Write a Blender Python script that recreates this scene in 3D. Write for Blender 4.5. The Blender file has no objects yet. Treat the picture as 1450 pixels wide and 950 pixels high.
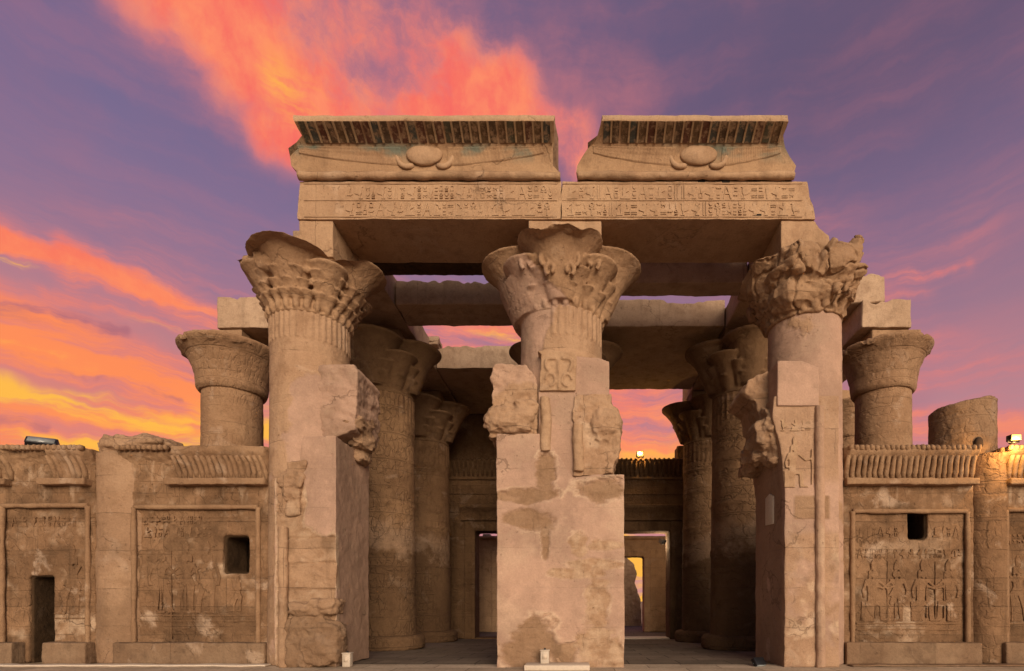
import bpy, bmesh, math, random
import numpy as np
from mathutils import Vector

SC = bpy.context.scene
COL = SC.collection
R = math.radians
random.seed(7)

# ------------------------------------------------------------------ camera
F, VX, VY, EYE = 760.0, 818.0, 850.0, 1.6      # focal length in photo pixels, vanishing point, eye height
cam_d = bpy.data.cameras.new('camera')
cam = bpy.data.objects.new('camera', cam_d)
COL.objects.link(cam)
cam.location = (0, 0, EYE)
cam.rotation_euler = (R(90), 0, 0)
cam_d.sensor_width = 36.0
cam_d.lens = F / 1450 * 36
cam_d.shift_x = -(VX - 725) / 1450
cam_d.shift_y = (VY - 475) / 1450
cam_d.clip_start = 0.1
cam_d.clip_end = 4000
SC.camera = cam

# ------------------------------------------------------------------ light
SUN_EL, SUN_AZ = 15.0, 17.0        # behind the camera, a little to its right
SUN_STRENGTH, SKY_STRENGTH, EXPOSURE = 3.55, 0.055, 0.0
SC.view_settings.view_transform = 'Standard'
SC.view_settings.look = 'None'
SC.view_settings.exposure = EXPOSURE
SC.view_settings.gamma = 1.0
SC.view_settings.use_curve_mapping = False

sun_d = bpy.data.lights.new('sun', 'SUN')
sun_d.energy = SUN_STRENGTH
sun_d.angle = R(40)
sun_d.color = (1.0, 0.79, 0.60)
sun = bpy.data.objects.new('sun', sun_d)
COL.objects.link(sun)
sdir = Vector((math.sin(R(SUN_AZ)) * math.cos(R(SUN_EL)), -math.cos(R(SUN_AZ)) * math.cos(R(SUN_EL)), math.sin(R(SUN_EL))))
sun.rotation_euler = sdir.to_track_quat('Z', 'Y').to_euler()


def lin(*rgb):
    return tuple(((c / 255) / 12.92 if c / 255 <= 0.04045 else ((c / 255 + 0.055) / 1.055) ** 2.4) for c in rgb)


class NT:
    """small helper that writes node trees"""

    def __init__(s, tree):
        s.t = tree
        s.n = tree.nodes
        s.l = tree.links

    def put(s, sock, v):
        if v is None:
            return
        if isinstance(v, bpy.types.NodeSocket):
            s.l.new(v, sock)
        else:
            if hasattr(sock, 'default_value'):
                try:
                    sock.default_value = v
                except (TypeError, ValueError):
                    sock.default_value = tuple(v) + (1.0,)

    def math(s, op, a, b=None, c=None, clamp=False):
        n = s.n.new('ShaderNodeMath')
        n.operation = op
        n.use_clamp = clamp
        for i, v in enumerate((a, b, c)):
            if v is not None:
                s.put(n.inputs[i], v)
        return n.outputs[0]

    def vec(s, op, a, b=None, scale=None):
        n = s.n.new('ShaderNodeVectorMath')
        n.operation = op
        s.put(n.inputs[0], a)
        if b is not None:
            s.put(n.inputs[1], b)
        if scale is not None:
            s.put(n.inputs['Scale'], scale)
        return n.outputs['Value'] if op in ('DOT_PRODUCT', 'LENGTH', 'DISTANCE') else n.outputs[0]

    def noise(s, v, scale, detail=4, rough=0.55, dist=0.0, color=False):
        n = s.n.new('ShaderNodeTexNoise')
        s.put(n.inputs['Vector'], v)
        n.inputs['Scale'].default_value = scale
        n.inputs['Detail'].default_value = detail
        n.inputs['Roughness'].default_value = rough
        n.inputs['Distortion'].default_value = dist
        return n.outputs['Color'] if color else n.outputs[0]

    def step(s, v, a, b, lo=0.0, hi=1.0):
        n = s.n.new('ShaderNodeMapRange')
        n.interpolation_type = 'SMOOTHSTEP'
        s.put(n.inputs[0], v)
        n.inputs[1].default_value = a
        n.inputs[2].default_value = b
        n.inputs[3].default_value = lo
        n.inputs[4].default_value = hi
        return n.outputs[0]

    def mix(s, f, a, b, mode='MIX'):
        n = s.n.new('ShaderNodeMix')
        n.data_type = 'RGBA'
        n.blend_type = mode
        s.put(n.inputs[0], f)
        s.put(n.inputs[6], tuple(a) + (1,) if isinstance(a, tuple) and len(a) == 3 else a)
        s.put(n.inputs[7], tuple(b) + (1,) if isinstance(b, tuple) and len(b) == 3 else b)
        return n.outputs[2]

    def sep(s, v):
        n = s.n.new('ShaderNodeSeparateXYZ')
        s.put(n.inputs[0], v)
        return n.outputs

    def comb(s, x, y, z=0.0):
        n = s.n.new('ShaderNodeCombineXYZ')
        for i, v in enumerate((x, y, z)):
            s.put(n.inputs[i], v)
        return n.outputs[0]


# ------------------------------------------------------------------ sky: clear dusk sky behind, lit cloud deck in front
def build_world():
    w = bpy.data.worlds.new('World')
    SC.world = w
    w.use_nodes = True
    w.cycles.sampling_method = 'MANUAL'
    w.cycles.sample_map_resolution = 256
    t = NT(w.node_tree)
    t.n.clear()
    out = t.n.new('ShaderNodeOutputWorld')
    sky = t.n.new('ShaderNodeTexSky')
    sky.sky_type = 'NISHITA'
    sky.sun_disc = False
    sky.sun_elevation = R(SUN_EL)
    sky.sun_rotation = R(180 - SUN_AZ)
    sky.dust_density = 3.0
    sky.ozone_density = 1.0
    bg1 = t.n.new('ShaderNodeBackground')
    t.put(bg1.inputs[0], sky.outputs[0])
    bg1.inputs[1].default_value = SKY_STRENGTH
    tc = t.n.new('ShaderNodeTexCoord')
    d = t.vec('NORMALIZE', tc.outputs['Generated'])
    x, y, z = t.sep(d)[:3]
    az = t.math('ARCTAN2', x, y)
    el = t.math('ARCSINE', z)
    P0 = t.comb(az, el, 0.0)
    wn = t.noise(P0, 3.2, 5, 0.6, color=True)
    P = t.vec('ADD', P0, t.vec('SCALE', t.vec('SUBTRACT', wn, (0.5, 0.5, 0.5)), scale=0.07))
    wn2 = t.noise(P0, 14.0, 4, 0.6, color=True)
    P = t.vec('ADD', P, t.vec('SCALE', t.vec('SUBTRACT', wn2, (0.5, 0.5, 0.5)), scale=0.03))

    def ae(px, py):
        dx, dz = (px - VX) / F, (VY - py) / F
        return (math.atan2(dx, 1), math.atan2(dz, math.hypot(dx, 1)), 0.0)

    def stroke(p, q, wpx, amp, vecin=None):
        a, b = Vector(ae(*p)), Vector(ae(*q))
        mx, mz = ((p[0] + q[0]) / 2 - VX) / F, (VY - (p[1] + q[1]) / 2) / F
        loc = F * math.sqrt((1 + mx * mx) * math.sqrt(1 + mx * mx) * (1 + mz * mz / (1 + mx * mx)))   # pixels per radian there
        ab = b - a
        pa = t.vec('SUBTRACT', vecin or P, tuple(a))
        tt = t.math('MULTIPLY', t.vec('DOT_PRODUCT', pa, tuple(ab)), 1 / max(ab.length_squared, 1e-9), clamp=True)
        near = t.vec('SCALE', tuple(ab), scale=tt)
        dd = t.vec('LENGTH', t.vec('SUBTRACT', pa, near))
        g = t.math('MULTIPLY', dd, loc / wpx)
        g = t.math('MULTIPLY', g, g)
        g = t.math('EXPONENT', t.math('MULTIPLY', g, -1.0))
        return t.math('MULTIPLY', g, amp)

    def total(lst):
        s = lst[0]
        for k in lst[1:]:
            n = t.n.new('ShaderNodeMath')
            n.operation = 'SMOOTH_MAX'
            t.put(n.inputs[0], s)
            t.put(n.inputs[1], k)
            n.inputs[2].default_value = 0.15
            s = n.outputs[0]
        return s

    # base tone: mauve above, bluer to the left, rose towards the horizon
    base = t.mix(t.step(az, -0.75, 0.55), lin(110, 100, 140), lin(102, 86, 116))
    base = t.mix(t.step(el, 0.75, 0.50, 0, 0.55), base, lin(138, 116, 150))
    base = t.mix(t.step(el, 0.62, 0.14, 0, 0.9), base, lin(206, 140, 142))
    base = t.mix(t.math('MULTIPLY', t.step(el, 0.46, 0.20), t.step(az, -0.1, -0.5)), base, lin(236, 138, 104))
    low = t.noise(P0, 2.2, 5, 0.6)
    base = t.mix(t.step(low, 0.45, 0.75, 0, 0.5), base, lin(158, 104, 126))

    # wisps: thin streaked noise, tilted along the wind
    def streak(angle, sx, sy, sc, seed):
        m = t.n.new('ShaderNodeMapping')
        m.inputs['Rotation'].default_value = (0, 0, angle)
        m.inputs['Scale'].default_value = (sx, sy, 1)
        m.inputs['Location'].default_value = (seed, seed * 1.7, seed)
        t.put(m.inputs[0], P)
        return t.noise(m.outputs[0], sc, 7, 0.62)

    st_a = streak(R(27), 1.0, 9.0, 2.6, 3.1)      # low left streaks
    st_b = streak(R(42), 1.6, 2.4, 4.2, 8.4)      # billows of the plume
    coral = total([
        stroke((200, -80), (330, 60), 85, 0.9), stroke((330, 40), (430, 130), 95, 1.0), stroke((290, -20), (420, 20), 90, 0.75),
        stroke((370, 170), (430, 200), 46, 0.85), stroke((430, 130), (720, 160), 70, 1.05), stroke((450, 60), (640, 110), 85, 0.75),
        stroke((700, 160), (820, 215), 40, 0.85), stroke((640, 45), (690, 55), 40, 0.38), stroke((440, -30), (560, 10), 60, 0.45), stroke((580, 40), (880, 130), 110, 0.2)])
    coral_m = t.math('MULTIPLY', coral, t.step(st_b, 0.28, 0.70, 0.42, 1.25))
    lowc = total([
        stroke((-40, 328), (120, 395), 27, 1.1), stroke((100, 385), (300, 458), 36, 1.05), stroke((60, 420), (280, 440), 26, 0.55),
        stroke((-40, 460), (300, 575), 62, 1.15), stroke((200, 385), (400, 410), 40, 0.42), stroke((-40, 300), (330, 350), 40, 0.22),
        stroke((-80, 605), (420, 650), 70, 0.95), stroke((560, 500), (760, 505), 80, 0.62),
        stroke((840, 600), (990, 640), 110, 0.78), stroke((560, 405), (640, 420), 50, 0.3),
        stroke((1220, 398), (1370, 372), 17, 0.55), stroke((1180, 410), (1300, 420), 40, 0.35), stroke((1120, 290), (1250, 390), 60, 0.22), stroke((1230, 360), (1400, 330), 50, 0.22), stroke((1220, 470), (1420, 540), 60, 0.36),
        stroke((1180, 600), (1480, 600), 48, 0.52), stroke((1280, 545), (1370, 528), 16, 0.55), stroke((1020, 385), (1040, 425), 40, 0.4), stroke((1380, 270), (1480, 240), 50, 0.12)])
    low_m = t.math('MULTIPLY', lowc, t.step(st_a, 0.32, 0.68, 0.28, 1.35))
    yel = total([
        stroke((-30, 355), (80, 395), 9, 0.8), stroke((-60, 535), (260, 610), 20, 0.85), stroke((-60, 470), (120, 520), 10, 0.5), stroke((90, 555), (290, 600), 10, 0.6), stroke((100, 440), (260, 470), 8, 0.4),
        stroke((-80, 625), (420, 640), 34, 0.9), stroke((390, 120), (470, 205), 44, 0.5), stroke((690, 500), (760, 485), 50, 0.62),
        stroke((420, 130), (520, 160), 40, 0.3), stroke((330, 610), (390, 620), 50, 0.8),
        stroke((890, 645), (950, 635), 24, 0.5), stroke((1203, 600), (1212, 640), 34, 0.75), stroke((860, 790), (930, 850), 50, 1.2)])
    st_c = streak(R(25), 1.0, 8.0, 5.0, 6.3)
    yel_m = t.math('MULTIPLY', yel, t.step(st_c, 0.34, 0.62, 0.15, 1.3))
    dens = t.math('ADD', coral_m, low_m)
    c = t.mix(t.step(dens, 0.06, 0.72), base, lin(218, 122, 122))
    hue = t.noise(P, 7.0, 6, 0.65)
    cc = t.mix(t.step(hue, 0.36, 0.66), lin(246, 98, 88), lin(255, 142, 96))
    cc = t.mix(t.step(el, 0.5, 0.25, 0, 0.75), cc, lin(255, 148, 92))
    cc = t.mix(t.math('MULTIPLY', t.step(el, 0.5, 0.3, 0, 0.8), t.step(az, -0.25, -0.55)), cc, lin(255, 138, 72))
    c = t.mix(t.step(dens, 0.30, 1.0), c, cc)
    c = t.mix(t.step(yel_m, 0.10, 0.95), c, lin(255, 184, 60))
    # bruised purple bands between the low streaks
    dk = t.math('MULTIPLY', total([stroke((-40, 425), (170, 475), 16, 1.0), stroke((-40, 580), (60, 600), 10, 0.6), stroke((60, 520), (260, 565), 7, 0.6), stroke((20, 505), (160, 530), 6, 0.5)]),
                t.step(st_a, 0.72, 0.45))
    c = t.mix(t.step(dk, 0.15, 0.8, 0, 0.75), c, lin(172, 104, 118))
    hs = t.n.new('ShaderNodeHueSaturation')
    hs.inputs['Saturation'].default_value = 0.97
    t.put(hs.inputs['Color'], c)
    c = hs.outputs[0]
    bg2 = t.n.new('ShaderNodeBackground')
    t.put(bg2.inputs[0], c)
    bg2.inputs[1].default_value = 1.0
    ms = t.n.new('ShaderNodeMixShader')
    t.put(ms.inputs[0], t.step(y, -0.35, 0.12))
    t.l.new(bg1.outputs[0], ms.inputs[1])
    t.l.new(bg2.outputs[0], ms.inputs[2])
    t.l.new(ms.outputs[0], out.inputs[0])


build_world()

# ------------------------------------------------------------------ numpy gradient noise
_rng = np.random.RandomState(11)
_perm = np.concatenate([_rng.permutation(256)] * 3)
_grad = _rng.normal(size=(256, 3))
_grad /= np.linalg.norm(_grad, axis=1)[:, None]


def perlin(P):
    i = np.floor(P).astype(int)
    f = P - i
    u = f * f * f * (f * (f * 6 - 15) + 10)
    i &= 255
    res = 0
    for dx in (0, 1):
        for dy in (0, 1):
            for dz in (0, 1):
                h = _perm[_perm[_perm[i[:, 0] + dx] + i[:, 1] + dy] + i[:, 2] + dz]
                g = _grad[h]
                dot = g[:, 0] * (f[:, 0] - dx) + g[:, 1] * (f[:, 1] - dy) + g[:, 2] * (f[:, 2] - dz)
                wgt = (u[:, 0] if dx else 1 - u[:, 0]) * (u[:, 1] if dy else 1 - u[:, 1]) * (u[:, 2] if dz else 1 - u[:, 2])
                res = res + wgt * dot
    return res


def fbm(P, freq, octv=4, gain=0.5, seed=0.0):
    P = np.asarray(P, float) * freq + seed * 17.37
    a, s, tot = 1.0, 0, 0
    for _ in range(octv):
        s = s + a * perlin(P)
        P = P * 2.03 + 5.1
        tot += a
        a *= gain
    return s / tot * 1.8


def sstep(x, a, b):
    t = np.clip((x - a) / (b - a), 0, 1)
    return t * t * (3 - 2 * t)


def at(px, py, Y):
    """photo pixel at a known depth -> point in the place"""
    return ((px - VX) * Y / F, Y, EYE + (VY - py) * Y / F)


def X(px, Y):
    return (px - VX) * Y / F


def Z(py, Y):
    return EYE + (VY - py) * Y / F


def zf(Y):
    """height of the temple floor, which falls gently inwards"""
    return -0.35 * min(max((Y - 14.0) / 13.0, 0), 1)


# ------------------------------------------------------------------ objects, things, parts
def empty(name, loc, label=None, cat=None, group=None):
    o = bpy.data.objects.new(name, None)
    COL.objects.link(o)
    o.location = loc
    tag(o, label, cat, group)
    return o


def tag(o, label=None, cat=None, group=None, kind=None):
    if label:
        o['label'] = label
    if cat:
        o['category'] = cat
        o['kind'] = 'thing'
    if group:
        o['group'] = group
    if kind:
        o['kind'] = kind
    return o


def world_of(o):
    v = Vector((0, 0, 0))
    while o is not None:
        v += o.location
        o = o.parent
    return v


class Geo:
    def __init__(s):
        s.v, s.f, s.tag = [], [], []

    def add(s, vs, fs, col=None):
        b = len(s.v)
        s.v += [tuple(p) for p in vs]
        s.f += [tuple(i + b for i in f) for f in fs]
        s.tag += [col] * len(vs)
        return s

    def box(s, x0, x1, y0, y1, z0, z1, col=None):
        vs = [(x, y, z) for z in (z0, z1) for y in (y0, y1) for x in (x0, x1)]
        return s.add(vs, [(0, 2, 3, 1), (4, 5, 7, 6), (0, 1, 5, 4), (2, 6, 7, 3), (0, 4, 6, 2), (1, 3, 7, 5)], col)

    def prism(s, poly, y0, y1, col=None):
        n = len(poly)
        vs = [(p[0], y0, p[1]) for p in poly] + [(p[0], y1, p[1]) for p in poly]
        fs = [tuple(range(n)), tuple(range(2 * n - 1, n - 1, -1))] + [(i, i + n, (i + 1) % n + n, (i + 1) % n) for i in range(n)]
        return s.add(vs, fs, col)

    def prism_x(s, poly, x0, x1, col=None):
        n = len(poly)
        vs = [(x0, p[0], p[1]) for p in poly] + [(x1, p[0], p[1]) for p in poly]
        fs = [tuple(range(n)), tuple(range(2 * n - 1, n - 1, -1))] + [(i, i + n, (i + 1) % n + n, (i + 1) % n) for i in range(n)]
        return s.add(vs, fs, col)

    def lathe(s, prof, cx=0, cy=0, seg=48, shear=None, col=None, wob=None):
        """prof: (r, z) from the bottom up; shear(z) -> (dx, dy)"""
        vs, fs = [], []
        for r, z in prof:
            dx, dy = shear(z) if shear else (0, 0)
            for k in range(seg):
                a = 2 * math.pi * k / seg
                rr = r * (wob(a, z) if wob else 1)
                vs.append((cx + dx + rr * math.cos(a), cy + dy + rr * math.sin(a), z))
        for j in range(len(prof) - 1):
            for k in range(seg):
                k2 = (k + 1) % seg
                fs.append((j * seg + k, j * seg + k2, (j + 1) * seg + k2, (j + 1) * seg + k))
        fs.append(tuple(range(seg - 1, -1, -1)))
        fs.append(tuple((len(prof) - 1) * seg + k for k in range(seg)))
        return s.add(vs, fs, col)

    def blob(s, c, r, seed=0, rough=0.25, nu=14, nv=9, boxy=0.0, freq=1.4, rot=None):
        vs = []
        for j in range(nv + 1):
            th = math.pi * j / nv
            for k in range(nu):
                ph = 2 * math.pi * k / nu
                d = np.array((math.sin(th) * math.cos(ph), math.sin(th) * math.sin(ph), math.cos(th)))
                if boxy:
                    d = d * (1 - boxy) + boxy * d / np.abs(d).max()
                vs.append(d)
        V = np.array(vs)
        V = V * (1 + rough * fbm(V, freq, 3, 0.5, seed + 1.3))[:, None] * np.array(r)
        if rot is not None:
            ca, sa = math.cos(rot), math.sin(rot)
            V = np.stack([V[:, 0] * ca - V[:, 2] * sa, V[:, 1], V[:, 0] * sa + V[:, 2] * ca], 1)
        V = V + np.array(c)
        fs = []
        for j in range(nv):
            for k in range(nu):
                k2 = (k + 1) % nu
                fs.append((j * nu + k, (j + 1) * nu + k, (j + 1) * nu + k2, j * nu + k2))
        return s.add(V.tolist(), fs)

    def tube(s, pts, r, seg=8, col=None):
        pts = [Vector(p) for p in pts]
        n = len(pts)
        rs = r if isinstance(r, (list, tuple)) else [r] * n
        vs, fs = [], []
        up = None
        for i, p in enumerate(pts):
            d = (pts[min(i + 1, n - 1)] - pts[max(i - 1, 0)]).normalized()
            if up is None:
                up = d.orthogonal().normalized()
            up = (up - d * up.dot(d)).normalized()
            sd = d.cross(up)
            for k in range(seg):
                a = 2 * math.pi * k / seg
                vs.append(p + (up * math.cos(a) + sd * math.sin(a)) * rs[i])
        for i in range(n - 1):
            for k in range(seg):
                k2 = (k + 1) % seg
                fs.append((i * seg + k, i * seg + k2, (i + 1) * seg + k2, (i + 1) * seg + k))
        fs.append(tuple(range(seg - 1, -1, -1)))
        fs.append(tuple((n - 1) * seg + k for k in range(seg)))
        return s.add(vs, fs, col)

    def obj(s, name, mat, parent=None, voxel=None, warp=0.0, wfreq=1.6, rough=0.0, rfreq=5.0, seed=0.0, shape=None, paint=None,
            smooth=True, bevel=0.0, flat_angle=None):
        """one mesh object; voxel fuses the overlapping solids, warp and rough weather the surface, shape(V, N) moves it further,
        paint(V) -> {attribute: values}"""
        bm = bmesh.new()
        lay = bm.verts.layers.float_color.new('paintcol') if any(c is not None for c in s.tag) else None
        bv = [bm.verts.new(p) for p in s.v]
        if lay:
            for v, c in zip(bv, s.tag):
                v[lay] = tuple(c or (0.3, 0.2, 0.12)) + (1.0,)
        for f in s.f:
            try:
                bm.faces.new([bv[i] for i in f])
            except ValueError:
                pass
        bmesh.ops.remove_doubles(bm, verts=bm.verts, dist=1e-5)
        bmesh.ops.recalc_face_normals(bm, faces=bm.faces)
        if bevel:
            bmesh.ops.bevel(bm, geom=list(bm.edges), offset=bevel, segments=2, affect='EDGES', profile=0.5)
        me = bpy.data.meshes.new(name)
        bm.to_mesh(me)
        bm.free()
        if voxel:
            t = bpy.data.objects.new('temporary', me)
            COL.objects.link(t)
            m = t.modifiers.new('remesh', 'REMESH')
            m.mode = 'VOXEL'
            m.voxel_size = voxel
            m.adaptivity = 0.0
            dg = bpy.context.evaluated_depsgraph_get()
            me2 = bpy.data.meshes.new_from_object(t.evaluated_get(dg))
            bpy.data.objects.remove(t)
            bpy.data.meshes.remove(me)
            me = me2
            me.name = name
        n = len(me.vertices)
        V = np.empty(n * 3, 'f')
        me.vertices.foreach_get('co', V)
        V = V.reshape(-1, 3).astype(float)
        if warp or rough or shape:
            N = np.empty(n * 3, 'f')
            me.vertex_normals.foreach_get('vector', N)
            N = N.reshape(-1, 3).astype(float)
            V0 = V.copy()
            if warp:
                V = V + warp * np.stack([fbm(V0, wfreq, 4, 0.5, seed + k * 3.1) for k in range(3)], 1)
            if rough:
                d = fbm(V0, rfreq, 4, 0.6, seed + 20)
                V = V + N * (rough * (d - 0.25))[:, None]
            if shape:
                V = shape(V, N)
        if paint:
            for key, val in paint(V).items():
                a = me.attributes.new(key, 'FLOAT', 'POINT')
                a.data.foreach_set('value', np.ascontiguousarray(val, dtype='f'))
        off = world_of(parent)
        V = V - np.array(off)
        me.vertices.foreach_set('co', np.ascontiguousarray(V.reshape(-1), dtype='f'))
        me.polygons.foreach_set('use_smooth', [smooth] * len(me.polygons))
        me.update()
        if flat_angle:
            me.set_sharp_from_angle(angle=R(flat_angle))
        o = bpy.data.objects.new(name, me)
        COL.objects.link(o)
        o.parent = parent
        if mat:
            me.materials.clear()
            me.materials.append(mat)
        return o


# ------------------------------------------------------------------ materials
def stone(name, a, b, c, joints=(1.5, 0.62), joint_dark=0.6, bump=0.5, carve=0.0, damp=None, streak=0.35, pale=0.25,
          mortar=(0.445, 0.292, 0.216), rough=0.95, drums=False, vary=0.35):
    m = bpy.data.materials.new(name)
    m.use_nodes = True
    t = NT(m.node_tree)
    t.n.clear()
    out = t.n.new('ShaderNodeOutputMaterial')
    bs = t.n.new('ShaderNodeBsdfPrincipled')
    bs.inputs['Roughness'].default_value = rough
    bs.inputs['Specular IOR Level'].default_value = 0.15
    P = t.n.new('ShaderNodeNewGeometry').outputs['Position']
    x, y, z = t.sep(P)[:3]
    n1 = t.noise(P, 0.55, 6, 0.62)
    n2 = t.noise(P, 2.3, 8, 0.65)
    n3 = t.noise(t.comb(t.math('MULTIPLY', x, 3.0), t.math('MULTIPLY', y, 3.0), t.math('MULTIPLY', z, 0.35)), 1.0, 6, 0.6)
    n4 = t.noise(P, 26.0, 5, 0.7)
    n5 = t.noise(P, 1.1, 7, 0.6, 0.6)
    col = t.mix(t.step(n1, 0.36, 0.62), a, b)
    col = t.mix(t.step(n2, 0.46, 0.70, 0, 0.75), col, c)
    n6 = t.noise(P, 7.0, 6, 0.7)
    col = t.mix(t.step(n6, 0.55, 0.72, 0, 0.45), col, tuple(k * 0.7 for k in c))
    col = t.mix(t.step(n6, 0.42, 0.28, 0, 0.30), col, tuple(min(1, k * 1.18) for k in a))
    # courses of blocks: each block its own tone, thin dark joints
    bt = t.n.new('ShaderNodeTexBrick')
    wv = t.vec('SCALE', t.vec('SUBTRACT', t.noise(P, 1.7, 3, 0.5, color=True), (0.5, 0.5, 0.5)), scale=0.06)
    u = t.math('MULTIPLY', t.math('ADD', x, t.math('MULTIPLY', y, 0.83)), 0.04 if drums else 1.0)
    t.put(bt.inputs['Vector'], t.vec('ADD', t.comb(u, z, 0.0), wv))
    bt.inputs['Scale'].default_value = 1.0
    bt.inputs['Brick Width'].default_value = joints[0]
    bt.inputs['Row Height'].default_value = joints[1]
    bt.inputs['Mortar Size'].default_value = 0.008
    bt.inputs['Mortar Smooth'].default_value = 0.3
    bt.inputs['Color1'].default_value = (0.72, 0.72, 0.72, 1)
    bt.inputs['Color2'].default_value = (1.12, 1.12, 1.12, 1)
    bt.inputs['Mortar'].default_value = (0.9, 0.9, 0.9, 1)
    tint = t.n.new('ShaderNodeAttribute')
    tint.attribute_name = 'tint'
    pal = t.n.new('ShaderNodeAttribute')
    pal.attribute_name = 'pale'
    drk = t.n.new('ShaderNodeAttribute')
    drk.attribute_name = 'stain_shade'
    col = t.mix(vary, col, t.mix(1.0, col, bt.outputs['Color'], 'MULTIPLY'))
    jm = t.math('MULTIPLY', bt.outputs['Fac'], t.step(n5, 0.38, 0.55))
    jm = t.math('MULTIPLY', jm, t.math('SUBTRACT', 1.0, t.math('MULTIPLY', tint.outputs['Fac'], 0.45)))
    col = t.mix(t.math('MULTIPLY', jm, joint_dark), col, tuple(k * 0.35 for k in a))
    # rain streaks, salt bloom, smoothed mortar
    col = t.mix(t.math('MULTIPLY', t.step(n3, 0.52, 0.76), streak), col, tuple(k * 0.45 for k in c))
    col = t.mix(t.math('MULTIPLY', t.step(n5, 0.57, 0.68), pale), col, (0.58, 0.44, 0.33))
    mt = t.mix(t.step(n1, 0.38, 0.60), mortar, tuple(k * 0.76 for k in mortar))
    mt = t.mix(t.step(n2, 0.48, 0.72, 0, 0.5), mt, tuple(min(1, k * 1.22) for k in mortar))
    mt = t.mix(t.step(n5, 0.52, 0.64, 0, 0.4), mt, (0.40, 0.285, 0.205))
    col = t.mix(tint.outputs['Fac'], col, mt)
    col = t.mix(pal.outputs['Fac'], col, (0.60, 0.45, 0.32))
    col = t.mix(drk.outputs['Fac'], col, tuple(k * 0.55 for k in c))
    if damp is not None:     # rising damp: a ragged tide line with salts above it
        zz = t.math('ADD', z, t.math('MULTIPLY', t.math('SUBTRACT', t.noise(P, 0.9, 7, 0.68), 0.5), 3.2))
        col = t.mix(t.math('MULTIPLY', t.step(zz, damp + 1.1, damp + 0.25), t.step(zz, damp - 0.3, damp, 0, 0.3)), col, (0.50, 0.36, 0.26))
        col = t.mix(t.step(zz, damp + 0.45, damp - 0.35, 0, 0.6), col, tuple(k * 0.40 for k in b))
    # fine cracks and pits
    ck = t.n.new('ShaderNodeTexVoronoi')
    ck.feature = 'DISTANCE_TO_EDGE'
    t.put(ck.inputs['Vector'], t.vec('ADD', t.vec('MULTIPLY', P, (0.55, 0.55, 0.85)), t.vec('SCALE', t.noise(P, 1.2, 4, 0.6, color=True), scale=0.7)))
    ck.inputs['Scale'].default_value = 1.0
    crack = t.math('MULTIPLY', t.step(ck.outputs['Distance'], 0.016, 0.004), t.step(t.noise(P, 0.45, 3, 0.5), 0.54, 0.62))
    pit = t.step(t.noise(P, 11.0, 3, 0.5), 0.64, 0.72)
    pit = t.math('MULTIPLY', pit, t.step(n5, 0.44, 0.60))
    col = t.mix(t.math('MULTIPLY', crack, 0.38), col, tuple(k * 0.3 for k in c))
    col = t.mix(t.math('MULTIPLY', pit, 0.35), col, tuple(k * 0.45 for k in c))
    g = t.step(n4, 0.25, 0.75, 0.90, 1.09)
    col = t.mix(1.0, col, t.comb(g, g, g), 'MULTIPLY')
    t.put(bs.inputs['Base Color'], col)
    soft = t.math('SUBTRACT', 1.0, t.math('MULTIPLY', tint.outputs['Fac'], 0.5))
    h = t.math('ADD', t.math('MULTIPLY', n4, 0.012), t.math('MULTIPLY', n2, 0.055))
    h = t.math('ADD', h, t.math('MULTIPLY', n6, 0.035))
    h = t.math('SUBTRACT', h, t.math('MULTIPLY', pit, 0.02))
    h = t.math('MULTIPLY', h, soft)
    h = t.math('SUBTRACT', h, t.math('MULTIPLY', crack, 0.015))
    h = t.math('SUBTRACT', h, t.math('MULTIPLY', jm, 0.012))
    if carve:                # shallow carved signs in registers, much worn
        vo = t.n.new('ShaderNodeTexVoronoi')
        vo.feature = 'DISTANCE_TO_EDGE'
        uu = t.math('ADD', x, t.math('MULTIPLY', y, 0.9))
        t.put(vo.inputs['Vector'], t.vec('ADD', t.comb(t.math('MULTIPLY', uu, 4.2), 0.0, t.math('MULTIPLY', z, 3.0)),
                                         t.vec('SCALE', t.noise(P, 3.5, 3, 0.5, color=True), scale=0.9)))
        vo.inputs['Scale'].default_value = 1.0
        rows = t.math('PINGPONG', z, 0.46)
        cv = t.math('MULTIPLY', t.step(vo.outputs['Distance'], 0.10, 0.03), t.step(rows, 0.03, 0.08))
        cv = t.math('ADD', cv, t.step(rows, 0.022, 0.008))
        cv = t.math('MULTIPLY', cv, t.step(t.noise(P, 0.8, 4, 0.6), 0.40, 0.55))
        cv = t.math('MULTIPLY', cv, soft)
        h = t.math('SUBTRACT', h, t.math('MULTIPLY', cv, 0.02 * carve))
    bp = t.n.new('ShaderNodeBump')
    bp.inputs['Strength'].default_value = min(1.0, bump * 1.6)
    bp.inputs['Distance'].default_value = 1.0
    t.put(bp.inputs['Height'], h)
    t.l.new(bp.outputs[0], bs.inputs['Normal'])
    t.l.new(bs.outputs[0], out.inputs[0])
    return m


def plain(name, col, rough=0.6, metal=0.0, emit=None, strength=0.0, noise=0.25):
    m = bpy.data.materials.new(name)
    m.use_nodes = True
    t = NT(m.node_tree)
    bs = m.node_tree.nodes['Principled BSDF']
    P = t.n.new('ShaderNodeNewGeometry').outputs['Position']
    n = t.noise(P, 14.0, 5, 0.65)
    c = t.mix(t.step(n, 0.35, 0.7, 0, noise), tuple(col), tuple(k * 0.5 for k in col))
    t.put(bs.inputs['Base Color'], c)
    bs.inputs['Roughness'].default_value = rough
    bs.inputs['Metallic'].default_value = metal
    if emit:
        bs.inputs['Emission Color'].default_value = tuple(emit) + (1,)
        bs.inputs['Emission Strength'].default_value = strength
    return m


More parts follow.
